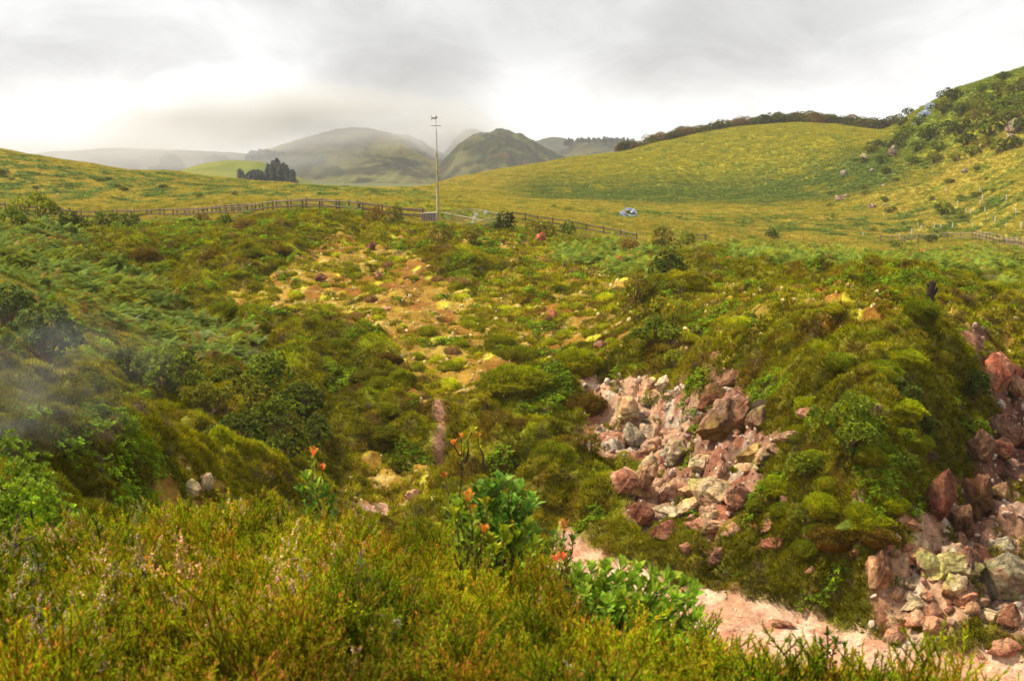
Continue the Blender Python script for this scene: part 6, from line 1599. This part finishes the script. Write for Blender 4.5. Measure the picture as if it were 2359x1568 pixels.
# ------------------------------------------------------------------ far conifers
def conifer(seed):
    r = np.random.default_rng(seed); b = MB(); n = 230
    t = r.uniform(.06, 1, n); an = r.uniform(0, 6.28, n); rad = .20 * (1 - t) ** .8 * r.uniform(.3, 1, n)
    base = np.stack([np.cos(an) * rad * .2, np.sin(an) * rad * .2, t], 1)
    d = unit(np.stack([np.cos(an), np.sin(an), np.full(n, -.15)], 1)); v = r.uniform(.7, 1.3, (n, 1)) * np.ones((1, 3))
    b.add(*blades(r, base, d, .05 + rad * 1.1, .06, v * .8, v)); b.tube([(0, 0, -.05), (0, 0, .95)], [.02, .004], 5, (.8, .6, .5))
    return b.mesh('conifer')
CONM = [conifer(s) for s in (501, 502, 503)]
def wood(pts, h0, label, tint=(.09, .105, .09)):  # pale grey tint paints some of the haze into the tree colour
    pts = np.array(pts); n = len(pts); s = h0 * rng.uniform(.65, 1.15, n)
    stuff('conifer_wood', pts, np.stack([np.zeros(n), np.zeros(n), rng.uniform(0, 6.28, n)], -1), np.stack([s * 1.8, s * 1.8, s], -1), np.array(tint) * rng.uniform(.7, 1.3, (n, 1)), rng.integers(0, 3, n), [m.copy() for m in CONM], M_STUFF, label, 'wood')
def wood_px(u0, u1, V, d, n, h0, dd, label, zadd=None, peak=None):
    P = []
    for i in range(n):
        U = rng.uniform(u0, u1); y = d + rng.uniform(-dd, dd); a = ray(U, V)[0]
        e_ = 1 - abs((U - (u0 + u1) / 2) / ((u1 - u0) / 2)) ** 2.5
        z = ray(U, V)[1] * d - (1 - e_) * h0 * .55 * rng.uniform(.6, 1) - rng.uniform(0, .35) * h0
        P.append((a * y, y, z))
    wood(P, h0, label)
P = []
for i in range(110):
    U = rng.uniform(548, 676); y = 520 + rng.uniform(-25, 25); a = ray(U, 400)[0]; P.append((a * y, y, ray(U, 428)[1] * 520 - 1.5 + (3.5 if 615 < U < 660 else 0) * rng.uniform(.4, 1)))
for i in range(34):
    U = rng.normal(638, 9); y = 525 + rng.uniform(-10, 10); a = ray(U, 400)[0]; P.append((a * y, y, ray(U, 408)[1] * 520 - rng.uniform(0, 3) - abs(U - 638) * .10))
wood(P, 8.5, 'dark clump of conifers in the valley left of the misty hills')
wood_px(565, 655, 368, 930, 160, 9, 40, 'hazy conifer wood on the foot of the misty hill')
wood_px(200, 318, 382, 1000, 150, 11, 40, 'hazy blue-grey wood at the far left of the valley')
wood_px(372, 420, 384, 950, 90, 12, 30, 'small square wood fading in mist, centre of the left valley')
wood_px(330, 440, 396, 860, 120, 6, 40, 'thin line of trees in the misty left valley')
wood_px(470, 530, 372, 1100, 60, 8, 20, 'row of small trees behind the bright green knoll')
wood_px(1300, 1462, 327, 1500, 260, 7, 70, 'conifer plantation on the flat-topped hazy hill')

# ------------------------------------------------------------------ mist, steam and haze
def vol_mat(name, dens, color, nscale, thr=.45, anis=0.2, soft_=1.4):
    m, t = new_mat(name); o = N(t, 'ShaderNodeOutputMaterial'); v = N(t, 'ShaderNodeVolumePrincipled'); v.inputs['Color'].default_value = (*color, 1); v.inputs['Anisotropy'].default_value = anis
    tcn = N(t, 'ShaderNodeTexCoord'); ln = N(t, 'ShaderNodeVectorMath', operation='LENGTH'); t.links.new(tcn.outputs['Object'], ln.inputs[0])
    fo = N(t, 'ShaderNodeMapRange', interpolation_type='SMOOTHSTEP'); fo.inputs['From Min'].default_value = 1.0; fo.inputs['From Max'].default_value = .1; t.links.new(ln.outputs['Value'], fo.inputs['Value'])
    n = N(t, 'ShaderNodeTexNoise'); n.inputs['Scale'].default_value = nscale; n.inputs['Detail'].default_value = 4; n.inputs['Distortion'].default_value = .5; t.links.new(tcn.outputs['Object'], n.inputs['Vector'])
    mr = N(t, 'ShaderNodeMapRange'); mr.inputs['From Min'].default_value = thr; mr.inputs['From Max'].default_value = .72; t.links.new(n.outputs['Fac'], mr.inputs['Value'])
    m1 = N(t, 'ShaderNodeMath', operation='MULTIPLY'); t.links.new(fo.outputs[0], m1.inputs[0]); t.links.new(mr.outputs[0], m1.inputs[1])
    m2 = N(t, 'ShaderNodeMath', operation='MULTIPLY'); t.links.new(m1.outputs[0], m2.inputs[0]); m2.inputs[1].default_value = dens; t.links.new(m2.outputs[0], v.inputs['Density'])
    t.links.new(v.outputs[0], o.inputs['Volume']); return m
import bmesh
def blob(name, U, V, d, sx, sy, sz, mat, label, cat_):
    bm = bmesh.new(); bmesh.ops.create_icosphere(bm, subdivisions=3, radius=1.0); me = bpy.data.meshes.new(name); bm.to_mesh(me); bm.free()
    a, T = ray(U, V); o = link(name, me, mat, None, (a * d, d, T * d)); o.scale = (sx, sy, sz); tag(o, label, cat_, kind='stuff'); return o
hm, t = new_mat('haze_air'); o_ = N(t, 'ShaderNodeOutputMaterial'); v_ = N(t, 'ShaderNodeVolumePrincipled')
v_.inputs['Color'].default_value = (.93, .94, .96, 1); v_.inputs['Density'].default_value = .00018; t.links.new(v_.outputs[0], o_.inputs['Volume'])
b = MB(); b.box((0, 1150, 17.5), (3600, 2500, 125)); hz_o = b.build('haze', hm); tag(hz_o, 'pale damp air that veils the far hills', 'haze', kind='stuff')
if MIST:
    VM2 = vol_mat('hill_mist', .042, (.97, .97, .98), 1.9, .33)
    VM = vol_mat('cloud_mist', .024, (.97, .97, .98), 1.6, .35)
    blob('low_cloud', 630, 268, 1040, 250, 120, 42, VM2, 'low cloud lying on the left shoulder of the misty hill', 'cloud')
    blob('low_cloud', 1020, 320, 1180, 95, 80, 48, VM2, 'cloud filling the notch between the two misty hills', 'cloud')
    blob('low_cloud', 250, 350, 760, 210, 150, 34, VM, 'bright low cloud over the far left valley', 'cloud')
    VS = vol_mat('steam', .15, (.90, .94, 1.0), 2.2, .42, .1)
    blob('steam', 110, 830, 22, 3.6, 1.5, 1.6, VS, 'bluish steam drifting over the shrubs at the left edge', 'steam')
    blob('steam', 40, 960, 19, 2.6, 1.2, .9, VS, 'thin steam over the heather spur at the left edge', 'steam')
    blob('steam', 1590, 950, 38, 2.6, 1.2, 1.2, VS, 'thin steam rising from the crater scree', 'steam')
    blob('steam', 2330, 1400, 25, 1.8, 1.0, 1.3, VS, 'steam rising along the rocks at the right edge', 'steam')
